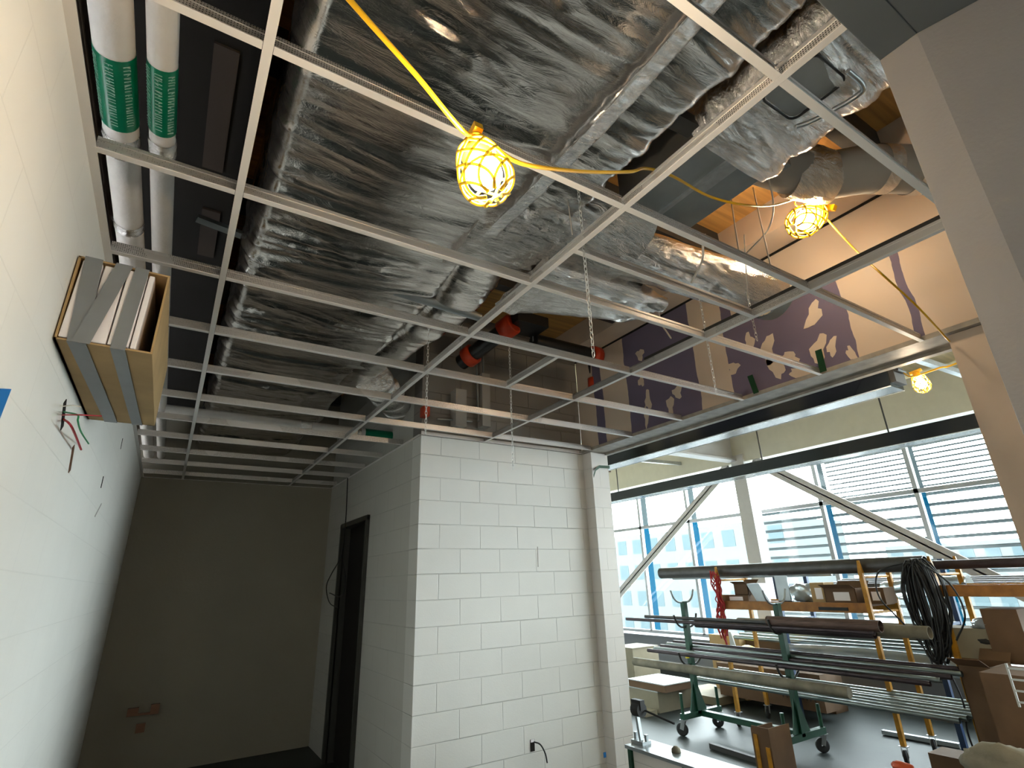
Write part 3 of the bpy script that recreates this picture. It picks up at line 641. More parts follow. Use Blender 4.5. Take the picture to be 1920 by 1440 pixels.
wire([at(1395,640-200,z=1.75), at(1402,560,z=1.3)], .003, 'whitewire', 'hanger_wire', 'thin hanger wire crossing the foil branch duct', group='hanger wires')
wire([at(1066,385,z=1.7), at(1073,440,z=1.5)], .003, 'whitewire', 'hanger_wire', 'thin wire poking from the foil left of the middle main tee', group='hanger wires')
wire([at(1229,560,z=2.4), at(1240,605,z=2.1), at(1250,622,z=1.95), at(1258,634,z=1.93)], .007, 'whitewire', 'loose_cable', 'short bent conduit end above the dark patch of purple drywall', 'cable')

# ================================================================== CAGED WORK LAMPS
def cagelamp(c, axis, label, estr, scale=1.0):
    c = Vector(c); ax = Vector(axis).normalized()            # axis from socket towards the closed end
    e = empty('caged_bulb', c, label, 'work lamp', 'yellow string work lamps')
    u = Vector((1,0,0)) if abs(ax.x) < .8 else Vector((0,1,0)); p = ax.cross(u).normalized(); q = ax.cross(p)
    R0, Lc = .062*scale, .150*scale
    def rad(t): return R0*(.72+.28*math.sin(math.pi*min(1, t*1.6)*.5))*(1 if t < .62 else math.sqrt(max(0, 1-((t-.62)/.38)**2)))
    g = MB()
    for sgn in (1, -1):
        for k in range(7):
            pts = []
            for i in range(21):
                t = i/20*.985; a = 2*math.pi*k/7 + sgn*t*2.4
                pts.append(c + ax*(t*Lc-.45*Lc) + (p*math.cos(a)+q*math.sin(a))*max(rad(t), .006))
            g.tube(pts, .0036*scale, 6)
    for t in (.0,.62):
        g.tube([c + ax*(t*Lc-.45*Lc) + (p*math.cos(a)+q*math.sin(a))*rad(t) for a in [2*math.pi*i/24 for i in range(24)]], .0032*scale, 6, closed=True)
    g.build('guard', M['yellowguard'], e)
    s0 = c - ax*.45*Lc
    MB().lathe(s0-ax*.045*scale, [(0,0),(.018*scale,0),(.026*scale,.012*scale),(.026*scale,.035*scale),(.036*scale,.05*scale),(.0,.052*scale)], ax, 18).bar(s0-ax*.045*scale-p*.045*scale, s0-ax*.045*scale+p*.045*scale, .022*scale, .022*scale).build('socket', M['yellowcord'], e)
    pr_ = [(.001,0),(.015,.004),(.016,.018),(.032,.04),(.041,.064),(.038,.086),(.024,.102),(.001,.107)]
    MB().lathe(s0+ax*.004, [(r*scale,z*scale) for r, z in pr_], ax, 20).build('bulb', emat('bulb_glow', (1.0,.80,.56), estr), e)
    return s0
L1 = at(907,322,z=.82); L2 = at(1512,412,z=2.04); L3 = at(1727,719,z=1.17)
cagelamp(L1, CRt*.30-CUp*.80-CFw*.45, 'large lit yellow caged bulb hanging nearest the camera', 190, .93)
cagelamp(L2, -CRt*.80-CUp*.50-CFw*.30, 'lit yellow caged bulb tilted above the grid beside the round duct', 48, 1.55)
cagelamp(L3, (.0,-.1,-1), 'small lit caged bulb hanging in the hall past the near black light', 80, .8)
wire([at(640,-18,z=.93), at(700,50,z=.92), at(780,140,z=.91), at(868,245,z=.900), at(900,254,z=.895), at(958,298,z=.93), at(1010,313,z=.98), at(1100,322,z=1.10), at(1180,322,z=1.22), at(1212,316,z=1.35), at(1260,330,z=1.42), at(1330,368,z=1.50), at(1400,385,z=1.52), at(1450,385,z=1.85), at(1495,372,z=2.1)], .0055, 'yellowcord', 'lamp_cord', 'yellow lamp cord running from the top of the photo past the nearest bulb', 'cord')
wire([at(1500,368,z=2.12), at(1490,380,z=2.1), at(1502,394,z=2.09)], .005, 'yellowcord', 'lamp_cord', 'short yellow cord loop above the second bulb', 'cord')
wire([at(1524,368,z=2.15), at(1538,387,z=2.12), at(1552,412,z=2.04), at(1605,470,z=1.75), at(1660,520,z=1.45), at(1720,575,z=1.32), at(1780,640,z=1.22)], .0055, 'yellowcord', 'lamp_cord', 'yellow lamp cord running down right from the second bulb to the opening', 'cord')
wire([at(1695,700,x=4.36), at(1712,706,x=4.1), at(1760,690,x=4.1), at(1815,672,x=4.1), (4.1,.2,1.4), (4.0,-.1,2.6)], .006, 'yellowcord', 'lamp_cord', 'lamp cord passing the small bulb in the hall', 'cord')

# ================================================================== LEFT WALL ITEMS
bx = empty('taped_cardboard_box', (XL,2.45,.74), 'cardboard box taped up high on the left wall with white boards inside', 'box')
X1, Y0, Y1, Z0, Z1 = -.152, 1.975, 2.93, .74, 1.04; T = .006; G = .004
mb = MB(); mb.box((XL+G,Y0,Z0), (X1,Y1,Z0+T)); mb.box((X1-T,Y0,Z0+T), (X1,Y1,Z1)); mb.box((XL+G,Y0,Z1-T), (X1-T,Y1,Z1)); mb.box((XL+G,Y1-T,Z0), (X1,Y1,Z1)); mb.box((XL+G,Y0,Z0), (XL+G+T,Y1,Z1))
mb.build('box_shell', M['card'], bx)
for (xa, xb, yo) in ((XL+.012,XL+.065,.0), (XL+.07,XL+.130,.004), (XL+.135,XL+.190,.0), (XL+.194,XL+.210,.006)):
    MB().hexa([(xa,Y0+yo,Z0+.01),(xb,Y0+yo,Z0+.01),(xb,Y0+.8,Z0+.01),(xa,Y0+.8,Z0+.01),(xa+.006,Y0+yo,Z1-.012),(xb+.006,Y0+yo,Z1-.012),(xb+.006,Y0+.8,Z1-.012),(xa+.006,Y0+.8,Z1-.012)]).build('white_board', M['packing'], bx, bevel=.003)
def strap(pts, w, wdir):
    mb = MB(); P = [Vector(p) for p in pts]; w = Vector(wdir)*w/2
    for a, b in zip(P, P[1:]): 
        n_ = (b-a).cross(w).normalized()*.0008
        mb.hexa([a-w-n_, a+w-n_, b+w-n_, b-w-n_, a-w+n_, a+w+n_, b+w+n_, b-w+n_])
    return mb.build('duct_tape', M['ducttape'], bx)
yf, zb = Y0-.004, Z0-.003
strap([(XL+.045,yf,Z1+.002), (XL+.060,yf,zb), (XL+.085,Y1-.2,zb), (XL+.09,Y1,zb)], .048, (1,0,0))
strap([(XL+.128,yf-.002,Z1+.002), (XL+.07,yf-.003,zb)], .046, (1,0,0))
strap([(XL+.178,yf-.001,Z1+.002), (XL+.165,yf-.001,zb), (XL+.185,Y1-.15,zb), (XL+.19,Y1,zb)], .040, (1,0,0))
def slot(px0, py0, px1, py1, w, name, m_, label, cat, th=.003):
    a = at(px0,py0,x=XL+.001); b = at(px1,py1,x=XL+.001); d = (b-a)
    return tag(MB().bar(a, b, th, w, d.cross(Vector((1,0,0)))).build(name, M[m_]), label, cat)
slot(122,752,116,803,.035,'wall_slot','void','dark slot in the left wall with wires sticking out, below the taped box','slot')
slot(138,836,130,884,.035,'wall_slot','copper','dark red slot in the left wall below the slot with wires','slot')
slot(194,893,189,915,.02,'wall_slot','void','small dark slit in the left wall, farther along from the two slots','slot')
slot(230,822,226,842,.008,'wall_scratch','void','thin dark scratch on the left wall near the pipe gap','mark')
slot(178,968,190,945,.01,'wall_scratch','flexgrey','grey scuff on the left wall, lower than the slits','mark')
a = at(-2,750,x=XL+.004)
tag(MB().hexa([a+Vector(v) for v in ((0,-.03,-.05),(.004,-.03,-.05),(.004,.035,-.045),(0,.035,-.045),(0,-.03,.02),(.004,-.03,.02),(.004,.05,.045),(0,.05,.045))]).build('blue_tape', M['bluetape']), 'torn strip of blue tape on the left wall at the photo edge', 'tape')
def wallwire(p, m_, label, r=.0025): return wire([at(*q[:2], x=q[2]) for q in p], r, m_, 'wall_wire', label, 'wire')
wallwire(((118,762,XL),(135,760,XL+.04),(152,763,XL+.08)), 'whitewire', 'bare wire poking straight out at the top of the wired slot', .002)
wallwire(((118,772,XL),(145,778,XL+.06),(146,790,XL+.07),(152,810,XL+.06),(166,832,XL+.04)), 'greenplastic', 'green wire drooping from the wired slot', .003)
wallwire(((116,778,XL),(150,778,XL+.07),(190,780,XL+.12)), 'redplastic', 'red wire reaching right from the wired slot', .0025)
wallwire(((118,785,XL),(134,800,XL+.04),(152,843,XL+.03)), 'redplastic', 'red wire drooping down from the wired slot', .004)

# ================================================================== OTHER WALL ITEMS
wire([at(652,893,x=XS-.02), at(648,980,x=XS-.03), at(640,1040,x=XS-.04), at(622,1075,x=XS-.05), at(612,1100,x=XS-.07), at(618,1130,x=XS-.05), at(636,1140,x=XS-.04)], .006, 'cableblack', 'hanging_cable', 'black cable hanging beside the dark doorway', 'cable')
wire([at(640,1040,x=XS-.03), at(648,1085,x=XS-.03), at(640,1118,x=XS-.03), at(618,1112,x=XS-.05)], .006, 'cableblack', 'hanging_cable', 'looped black cable over the dark door frame', 'cable')
e = empty('pipe_stub_set', at(268,1335,y=YB-.02), 'dark pipe stubs with a cross bar in the far dark wall', 'pipe stub')
MB().box(at(240,1328,y=YB), at(258,1342,y=YB-.05)).box(at(284,1320,y=YB), at(297,1338,y=YB-.05)).bar(at(245,1341,y=YB-.03), at(292,1336,y=YB-.03), .02, .02).build('stub_bar', M['copper'], e)
tag(MB().box(at(256,1357,y=YB-.001), at(270,1373,y=YB-.03)).build('wall_outlet_hole', M['copper']), 'small dark hole under the pipe stubs in the far wall', 'hole')
e = empty('outlet_box', at(998,1398,y=YF-.004), 'open outlet hole low on the white block partition', 'outlet')
MB().box(at(994,1387,y=YF-.001), at(1003,1408,y=YF-.006)).build('box_opening', M['void'], e); MB().box(at(995,1387,y=YF-.006), at(1002,1391,y=YF-.008)).build('ear', M['packing'], e)
wire([at(1001,1391,y=YF-.005), at(1013,1396,y=YF-.06), at(1022,1412,y=YF-.07), at(1026,1430,y=YF-.05)], .006, 'cableblack', 'outlet_cable', 'short black cable bending out of the outlet hole', 'cable')
tag(MB().bar(at(1008,1025,y=YF-.001), at(1009,1063,y=YF-.001), .008, .002, (0,1,0)).build('gouge', M['lintel']), 'dark vertical gouge in the white block partition', 'mark')
def tape(pts, w, wd, label):
    mb = MB(); P = [Vector(p) for p in pts]; w = Vector(wd)*w/2
    for a, b in zip(P, P[1:]):
        n_ = (b-a).cross(w).normalized()*.0012; mb.hexa([a-w-n_, a+w-n_, b+w-n_, b-w-n_, a-w+n_, a+w+n_, b+w+n_, b-w+n_])
    tag(mb.build('green_tape', M['greentape']), label, 'tape', 'strips of green tape')
tape([at(1113,893,y=OY1-.03), at(1117,880,y=OY1-.02), at(1124,875,y=OY1-.004), at(1143,876,y=OY1-.004)], .03, (0,0,1), 'green tape stuck across the pier at the left of the opening')
tape([at(1406,704,x=XD-.03), at(1418,737,x=XD-.01)], .045, (0,1,0), 'left of two green tape strips hanging over the opening edge')
tape([at(1534,656,x=XD-.03), at(1544,697,x=XD-.01)], .045, (0,1,0), 'right of two green tape strips hanging over the opening edge')
tag(MB().box(at(1131,1411,y=OY1-.001), at(1137,1420,y=OY1-.008)).build('blue_tape', M['bluetape']), 'scrap of blue tape at the foot of the pier', 'tape')
tag(MB().lathe(at(1857,383,x=1.15)+Vector((-.02,0,0)), [(0,0),(.008,0),(.008,.006),(0,.006)], (1,0,0), 10).build('frame_knob', M['void']), 'small dark hole in the grey reveal at right', 'hole')

# ================================================================== THE HALL'S STORED GOODS
def wheel(mb, c, r=.065, w=.03, axis=(1,0,0)):
    c = Vector(c); a = Vector(axis)
    return mb.lathe(c-a*w/2, [(r*.25,0),(r*.8,0),(r,.004),(r,w-.004),(r*.8,w),(r*.25,w)], a, 22)
def caster(parent, x, y, top, r=.065, ang=0.3):
    z = FZ+r; ax = Vector((math.cos(ang), math.sin(ang), 0)); sd = Vector((-math.sin(ang), math.cos(ang), 0))
    c = Vector((x,y,z)) + sd*.03
    k = MB(); 
    for s_ in (-1,1): k.bar(c+ax*.024*s_, Vector((x,y,top))+ax*.024*s_, .004, .045, sd)
    k.box((x-.035,y-.035,top-.006), (x+.035,y+.035,top)); k = k.build('caster', M['caster'], parent)
    wheel(MB(), c, r, .034, ax).build('wheel', M['rubber'], k)
    k2 = k
# --- green pipe cart
gc = empty('pipe_cart', (5.78,4.38,FZ), 'green steel pipe cart with U-shaped cradles on two posts', 'cart')
GX0, GX1, GYA, GYB, GZ = 5.46, 6.10, 5.03, 3.74, -1.55
fr = MB().bar((5.78,GYA,GZ), (5.78,GYB,GZ), .07, .06)
for y in (GYA, GYB): fr.bar((GX0-.02,y,GZ), (GX1+.02,y,GZ), .06, .06)
fr.build('base_frame', M['cartgreen'], gc)
for y in (GYA, GYB):
    for x in (GX0, GX1):
        MB().tube([(x,y,GZ), (x,y,GZ+.24)], .018, 12).build('stake', M['cartgreen'], gc); caster(gc, x, y, GZ-.03, .068, .4 if x < 5.7 else 1.0)
    PX = 5.72
    MB().bar((PX,y,GZ), (PX,y,-.31), .06, .06, (1,0,0)).build('post', M['cartgreen'], gc)
    MB().hexa([(PX-.13,y-.008,GZ+.02),(PX+.16,y-.008,GZ+.02),(PX+.16,y+.008,GZ+.02),(PX-.13,y+.008,GZ+.02),(PX-.03,y-.008,GZ+.34),(PX+.03,y-.008,GZ+.34),(PX+.03,y+.008,GZ+.34),(PX-.03,y+.008,GZ+.34)]).build('gusset', M['cartgreen'], gc)
    for z0 in (-.31, -.60, -1.02):
        u = smoothpath([(PX-.21,y,z0+.14), (PX-.17,y,z0+.05), (PX-.10,y,z0), (PX,y,z0-.005), (PX+.10,y,z0), (PX+.17,y,z0+.05), (PX+.21,y,z0+.14)], 6)
        MB().tube(u, .012, 10).build('cradle', M['galvdull'] if z0 == -.31 else M['darksteel'], gc)
MB().tube([(PX,GYA+.025,-.96), (PX,GYA+.03,-.92)], .045, 12).build('yellow_rag', M['yellowcloth'], gc)
# --- yellow rolling scaffolds
def scaffold(x0, x1, y0, y1, top, beamz, shelves, label):
    e = empty('rolling_scaffold', ((x0+x1)/2, (y0+y1)/2, FZ), label, 'scaffold')
    for y in (y0, y1):
        for x in (x0, x1):
            MB().bar((x,y,FZ+.15), (x,y,top-.12), .042, .042, (1,0,0)).hexa([(x-.021,y-.021,top-.12),(x+.021,y-.021,top-.12),(x+.021,y+.021,top-.12),(x-.021,y+.021,top-.12),(x-.010,y-.010,top),(x+.010,y-.010,top),(x+.010,y+.010,top),(x-.010,y+.010,top)]).build('post', M['scafyellow'], e)
            caster(e, x, y, FZ+.15, .062, 1.9)
        for z in (beamz-.05, beamz-.62, -1.3, top-.17): MB().tube([(x0,y,z), (x1,y,z)], .014, 10).build('rung', M['scafyellow'], e)
    for x in (x0, x1): MB().box((x-.018,y0,beamz-.055), (x+.018,y1,beamz+.045)).build('side_beam', M['scaforange'] if x == x0 else M['scafyellow'], e)
    for z in shelves: MB().box((x0+.03,y0,z-.02), (x1-.03,y1,z)).build('platform', M['carddark'], e)
    return e
scaffold(6.33, 6.93, 3.09, 4.93, .10, -.37, (-.34,), 'yellow rolling scaffold rack in the middle, behind the green pipe cart')
MB().box((6.305,3.30,-.405), (6.312,3.62,-.372)).build('dark_plate', M['blackpipe'])
bpy.data.objects['dark_plate'].parent = [o for o in bpy.data.objects if o.name == 'rolling_scaffold'][0]
bpy.data.objects['dark_plate'].location = -Vector(bpy.data.objects['rolling_scaffold'].location)
scaffold(6.33, 6.93, .55, 2.43, .11, -.20, (-.17,-.78), 'yellow rolling scaffold rack farthest right beside the black cable coil')
# --- pipes lying along the racks
def run(xa, ya, xb, yb, x, r, m_, name, label, hollow=True, group=None, cat='pipe', dz=0):
    a = at(xa,ya,x=x); b = at(xb,yb,x=x); z = (a.z+b.z)/2+dz; a = Vector((x,a.y,z)); b = Vector((x,b.y,z))
    mb = MB(); mb.pipe(a, b, r, max(.003, r*.12), 18) if hollow else mb.tube([a, b], r, 14)
    return tag(mb.build(name, M[m_]), label, cat, group)
run(1240,1077,1735,1053,6.45,.078,'greypipe','iron_pipe','thickest grey iron pipe lying across the top of the yellow racks')
run(1655,1066,1990,1048,6.70,.045,'darkpipe','iron_pipe','dark thinner pipe on the rack tops reaching past the black cable coil')
run(1262,1084,1560,1078,6.52,.016,'galvdull','thin_rod','thin rod lying under the thickest pipe on the rack tops', False)
run(1175,1161,1640,1186,5.56,.020,'darkpipe','iron_pipe','longest thin dark pipe on the middle cradles of the green cart', False)
run(1210,1157,1650,1176,5.63,.020,'greypipe','iron_pipe','second thin dark pipe on the middle cradles of the green cart', False)
run(1305,1168,1640,1190,5.68,.045,'darkpipe','iron_pipe','dark brown pipe lowest in the middle cradles of the green cart')
run(1440,1163,1652,1176,5.58,.052,'rustpipe','iron_pipe','rusty open-ended pipe on the middle cradles of the green cart')
run(1385,1165,1745,1190,5.86,.055,'tanpipe','iron_pipe','grey pipe behind the rusty one in the green cart cradles')
for k in range(5):
    run(1215+12*k,1218-4*k,1745+20*k,1284-6*k,5.62+.055*k,.022,'conduit' if k % 2 else 'darkpipe','conduit_length','metal conduit lengths in the lower cradles of the green cart', True, 'conduits in the lower cradles')
run(1190,1243,1592,1294,5.58,.050,'tanpipe','dusty_pipe','dusty tan pipe wrapped in old jacket hanging lowest on the green cart', False, dz=.0)
for k in range(8):
    run(1306+6*k,1272-3*k+(k//4)*6,1800+14*k,1352-5*k+(k//4)*8,5.98+.05*k,.024,'conduit','conduit_length','shiny zinc conduits stacked behind the green cart posts', True, 'zinc conduits low behind the green cart')
for k in range(4):
    run(1560+8*k,1112-3*k,1990,1082-4*k,7.5+.08*k,.045,'greypipe','rack_pipe','grey pipes on the rack behind the yellow scaffolds', True, 'grey pipes behind the scaffolds')
for k in range(6):
    run(1380+10*k,1207-5*k,1990,1222-7*k,7.3+.07*k,.03,'conduit','rack_conduit','pale conduits on the far rack behind the yellow scaffolds', True, 'pale conduits on the far rack')
for k in range(4):
    run(1500+10*k,1186-5*k,1760,1190-5*k,7.2+.07*k,.04,'tanpipe','rack_pipe','dusty pipes in the middle of the far rack', True, 'dusty pipes on the far rack')
wb = MB(); a = at(1660,1110,x=7.0); b = at(1820,1098,x=7.0); foil_pts = smoothpath([a, a.lerp(b,.5)+Vector((0,0,.02)), b], 8)
tag(wb.tube(foil_pts, [.10+.02*noise.noise(Vector((i*.7,0,0))) for i in range(len(foil_pts))], 18).build('wrapped_bundle', M['plastic']), 'plastic wrapped bundle behind the black cable coil', 'bundle')
wb = MB(); a = at(1480,1222,x=7.1); b = at(1860,1262,x=7.1)
tag(wb.tube(smoothpath([a, a.lerp(b,.5)+Vector((0,0,.03)), b], 8), .10, 18).build('wrapped_bundle', M['plastic']), 'long plastic wrapped bundle low on the far rack', 'bundle')
# far rack that carries them
e = empty('pipe_rack', (7.5,2.9,FZ), 'dark blue pipe rack standing behind the yellow scaffolds', 'rack')
for y in (4.6, 2.9, 1.1):
    for x in (7.12, 7.85): MB().bar((x,y,FZ), (x,y,.1), .05, .05, (1,0,0)).build('post', mat('rack_blue', (.02,.05,.13), .45) if y == 4.6 and x < 7.5 else bpy.data.materials['rack_blue'], e)
    for z in (-1.0,-.58,-.16): MB().box((7.12,y-.02,z-.03), (7.85,y+.02,z)).build('arm', bpy.data.materials['rack_blue'], e)
# --- coil of black cable
mb = MB(); cc = Vector((6.25,2.52,0))
for k in range(44):
    w_ = random.uniform(.03,.13); h_ = random.uniform(.30,.47); ox = random.uniform(-.05,.05); oy = random.uniform(-.06,.06); zc = .07-h_+random.uniform(-.03,.03)
    an = random.uniform(-.5,.5); pts = []
    for i in range(18):
        t = 2*math.pi*i/18; s_ = math.cos(t)*w_*(1+.25*noise.noise(Vector((i*.6,k,0)))); z = zc+math.sin(t)*h_
        pts.append((cc.x+ox+s_*math.sin(an)*.6, cc.y+oy+s_, z))
    mb.tube(pts, .0085, 7, closed=True)
mb = tag(mb.build('cable_coil', M['cableblack']), 'heavy coil of black cable hung over the scaffold post', 'cable coil')
wire([(6.25,2.6,.06), (6.2,2.85,-.02), (6.18,2.9,-.25), (6.2,2.75,-.5), (6.22,2.62,-.75), (6.2,2.6,-.95)], .008, 'cableblack', 'loose_cable', 'loop of black cable straying left of the coil', 'cable')
wire([(6.22,2.45,.04), (6.15,2.25,-.15), (6.12,2.2,-.4), (6.2,2.35,-.62)], .008, 'cableblack', 'loose_cable', 'loop of black cable straying right of the coil', 'cable')
wire([(6.2,2.5,-.8), (6.15,2.42,-1.1), (6.15,2.45,-1.35), (6.15,2.43,-1.55)], .008, 'cableblack', 'loose_cable', 'black cable end dangling below the coil towards the floor', 'cable')
# --- red rope tangle
mb = MB(); c = Vector((6.27,4.90,0))
for k in range(12):
    pts = []; z = random.uniform(-.05,.06); y = c.y+random.uniform(-.04,.04)
    while z > -.78-random.uniform(0,.1):
        pts.append((c.x+random.uniform(-.04,.02), y+random.uniform(-.06,.06), z)); z -= random.uniform(.08,.16)
    if len(pts) > 2: mb.tube(smoothpath(pts, 4), .008, 6)
tag(mb.build('red_rope', M['redwire']), 'tangled red rope hanging on the left scaffold post', 'rope')
# --- boxes on the scaffold platform
def carton(c, sx, sy, sz, m_, label, rot=0, flaps=False, lab=None, cat='box', lid=None):
    e = empty('carton', c, label, cat); e.rotation_euler = (0,0,rot)
    t = .005; mb = MB()
    if flaps:
        mb.box((-sx/2,-sy/2,0), (sx/2,sy/2,t)); mb.box((-sx/2,-sy/2,0), (-sx/2+t,sy/2,sz)); mb.box((sx/2-t,-sy/2,0), (sx/2,sy/2,sz)); mb.box((-sx/2,-sy/2,0), (sx/2,-sy/2+t,sz)); mb.box((-sx/2,sy/2-t,0), (sx/2,sy/2,sz))
    else: mb.box((-sx/2,-sy/2,0), (sx/2,sy/2,sz))
    o = mb.build('carton_body', M[m_]); o.parent = e
    if flaps:
        f = MB().bar((-sx/2,0,sz), (-sx/2-sx*.35,0,sz+sx*.15), sy, .004).build('flap', M[m_]); f.parent = e
        f = MB().bar((sx/2,0,sz), (sx/2+sx*.3,0,sz+sx*.25), sy, .004).build('flap', M[m_]); f.parent = e
    if lab: l = MB().box((-sx/2-.002,-sy*.3,sz*.2), (-sx/2-.0005,sy*.2,sz*.75)).build('paper_label', M['packing']); l.parent = e
    if lid: l = MB().box((-sx/2-.006,-sy/2-.006,sz), (sx/2+.006,sy/2+.006,sz+.012)).build('white_top', M[lid]); l.parent = e
    return e
PZ = -.339
def on(px, py, x): p = at(px,py,x=x); return (x, p.y, PZ)
carton(on(1388,1128,6.50), .2, .40, .085, 'carddark', 'flat brown carton at the left end of the scaffold platform', lab=True)
carton((6.52, at(1400,1115,x=6.52).y, PZ+.086), .2, .20, .13, 'carddark', 'small open carton on top of the flat carton', flaps=True)
carton(on(1590,1130,6.50), .26, .34, .16, 'carddark', 'open carton with raised flaps on the scaffold platform', flaps=True, lab=True)
carton(on(1548,1130,6.50), .22, .16, .22, 'card', 'upright carton with pale label on the scaffold platform', lab=True)
carton(on(1655,1128,6.60), .24, .18, .16, 'carddark', 'small carton near the right post of the scaffold platform', lab=True)
tag(MB().box((6.45,at(1478,1100,x=6.45).y,PZ), (6.47,at(1455,1100,x=6.45).y,-.02)).box((6.45,at(1478,1100,x=6.45).y,PZ), (6.65,at(1455,1100,x=6.45).y,PZ+.02)).build('steel_angle', M['galvdull']), 'upright steel angle plate standing among the cartons', 'bracket')
p = on(1438,1128,6.5)
tag(MB().hexa([(6.42,p[1]-.10,PZ),(6.44,p[1]-.10,PZ),(6.44,p[1]+.08,PZ),(6.42,p[1]+.08,PZ),(6.42,p[1]+.02,PZ+.22),(6.60,p[1]+.02,PZ+.22),(6.60,p[1]+.2,PZ+.22),(6.42,p[1]+.2,PZ+.22)]).build('steel_bracket', M['galvdull']), 'folded dark steel bracket beside the steel angle plate', 'bracket')
def blobmesh(c, r, sq, m_, name, label, cat, seed=0):
    bm = bmesh.new(); bmesh.ops.create_icosphere(bm, subdivisions=4, radius=1)
    for v in bm.verts:
        n_ = noise.noise(v.co*1.6+Vector((seed,0,0)))*.25+abs(noise.noise(v.co*5+Vector((seed,3,0))))*.16
        v.co = Vector((v.co.x*sq[0], v.co.y*sq[1], max(v.co.z, -.75)*sq[2]))*(1+n_)*r
    me = bpy.data.meshes.new(name); bm.to_mesh(me); bm.free(); me.materials.append(M[m_])
    for f in me.polygons: f.use_smooth = True
    o = bpy.data.objects.new(name, me); COL.objects.link(o); o.location = c; return tag(o, label, cat)
blobmesh(Vector(on(1508,1128,6.52))+Vector((0,0,.10)), .13, (.8,1.1,.9), 'plastic', 'plastic_bag', 'clear plastic bag of dark parts on the scaffold platform', 'bag', 2)
blobmesh(Vector(on(1508,1128,6.52))+Vector((.02,0,.05)), .08, (.8,1.0,.7), 'cableblack', 'dark_parts', 'dark parts inside the clear plastic bag', 'parts', 5)
# --- goods on the right scaffold
P2 = -.779
carton((6.5, at(1826,1200,x=6.5).y, P2), .3, .42, .25, 'cardpale', 'pale green carton on the right scaffold shelf', lab=False)
carton((6.5, at(1905,1190,x=6.5).y+.02, P2), .34, .26, .42, 'carddark', 'tall dark brown carton at the right photo edge on the scaffold shelf')
for i, (px, py, m_, lab) in enumerate(((1862,1172,'plastic','clear plastic bag lying beside the pale green carton'), (1878,1178,'whitesheet','white crumpled bag beside the tall dark carton'), (1858,1200,'rubber','black bag below the clear plastic bag'))):
    blobmesh(at(px,py,x=6.45), .13, (.8,1.2,.5), m_, 'parts_bag', lab, 'bag', i+7)
# big cartons standing on the floor at right
c = carton((6.03, at(1862,1300,x=6.03).y, FZ), .45, .22, .98, 'carddark', 'tall brown carton standing on the floor at the lower right', flaps=True)
c = carton((5.70, at(1915,1300,x=5.70).y, FZ), .5, .28, .99, 'carddark', 'brown carton with white grating on its side at the right photo edge')
c = at(1925,1262,x=5.2); g = MB()
for k in range(4): g.bar(c+Vector((0,-.25,.02-.07*k)), c+Vector((0,.10,.02-.07*k)), .008, .012)
g.bar(c+Vector((0,.10,.05)), c+Vector((0,.10,-.22)), .012, .012); tag(g.build('white_grating', M['whitesheet']), 'small white grille frame leaning on the brown carton at the photo edge', 'grille')
carton((6.35, at(1805,1385,x=6.35).y, FZ), .3, .5, .17, 'carddark', 'low dark carton on the floor under the right scaffold')
# --- cartons low behind the green cart
def cornerbox(px, py, x, sx, sy, z0, h, m_, label, lid=None, name='carton'):
    p = at(px,py,x=x); e = empty(name, (x,p.y,z0), label, 'box')
    MB().box((x,p.y,z0), (x+sx,p.y+sy,z0+h)).build('carton_body', M[m_], e)
    if lid: MB().box((x-.01,p.y-.01,z0+h), (x+sx+.01,p.y+sy+.01,z0+h+.012)).build('white_top', M[lid], e)
    return e
cornerbox(1238,1345,6.05,.75,.95,FZ,.25,'cardpale','lower pale carton of the stack by the pier, with white top', 'whitesheet')
cornerbox(1247,1296,6.05,.62,.70,FZ+.263,.085,'carddark','flat brown carton under the white board near the pier', 'whitesheet')
cornerbox(1190,1262,6.9,.6,.5,FZ,.62,'cardpale','tall pale stack behind the white-topped carton', 'cloth')
cornerbox(1213,1365,5.75,.22,.30,FZ,.06,'cardpale','low slab on the floor left of the green cart')
e = cornerbox(1350,1335,7.0,.8,.8,FZ,.10,'cardpale','flat cardboard sheet stack on the floor behind the green cart')
e = cornerbox(1550,1335,7.2,.35,1.55,FZ+.11,.42,'carddark','large printed carton on the floor behind the green cart posts')
def lettering(txt, loc, size, parent):
    cu = bpy.data.curves.new('lettering', 'FONT'); cu.body = txt; cu.size = size; cu.extrude = .001; cu.align_x = 'CENTER'
    o = bpy.data.objects.new('lettering', cu); COL.objects.link(o); o.rotation_euler = (math.pi/2, 0, -math.pi/2); o.location = loc - Vector(parent.location); o.parent = parent
    cu.materials.append(M['blackpipe']); dg = bpy.context.evaluated_depsgraph_get(); me = bpy.data.meshes.new_from_object(o.evaluated_get(dg))
    n = bpy.data.objects.new('lettering', me); COL.objects.link(n); n.parent = parent; n.rotation_euler = o.rotation_euler; n.location = o.location; bpy.data.objects.remove(o)
lettering('HO  WA', at(1498,1312,x=7.19), .12, e)
cornerbox(1388,1215,7.6,.3,.55,FZ,.86,'card','brown carton between the green post and the window bench')
cornerbox(1545,1228,7.75,.3,1.2,FZ,.82,'carddark','long brown carton behind the conduits near the window bench')
p = at(1375,1205,x=7.5); tag(MB().hexa([p+Vector(v) for v in ((0,-.05,-.15),(.02,-.05,-.15),(.02,.08,-.15),(0,.08,-.15),(0,.02,.15),(.02,.02,.15),(.02,.12,.15),(0,.12,.15))]).build('white_card', M['whitesheet']), 'white card leaning beside the brown carton near the bench', 'card')
blobmesh(at(1403,1217,x=7.3), .09, (1,1.3,.5), 'yellowcloth', 'yellow_bag', 'yellow plastic scrap lying near the window bench', 'bag', 3)
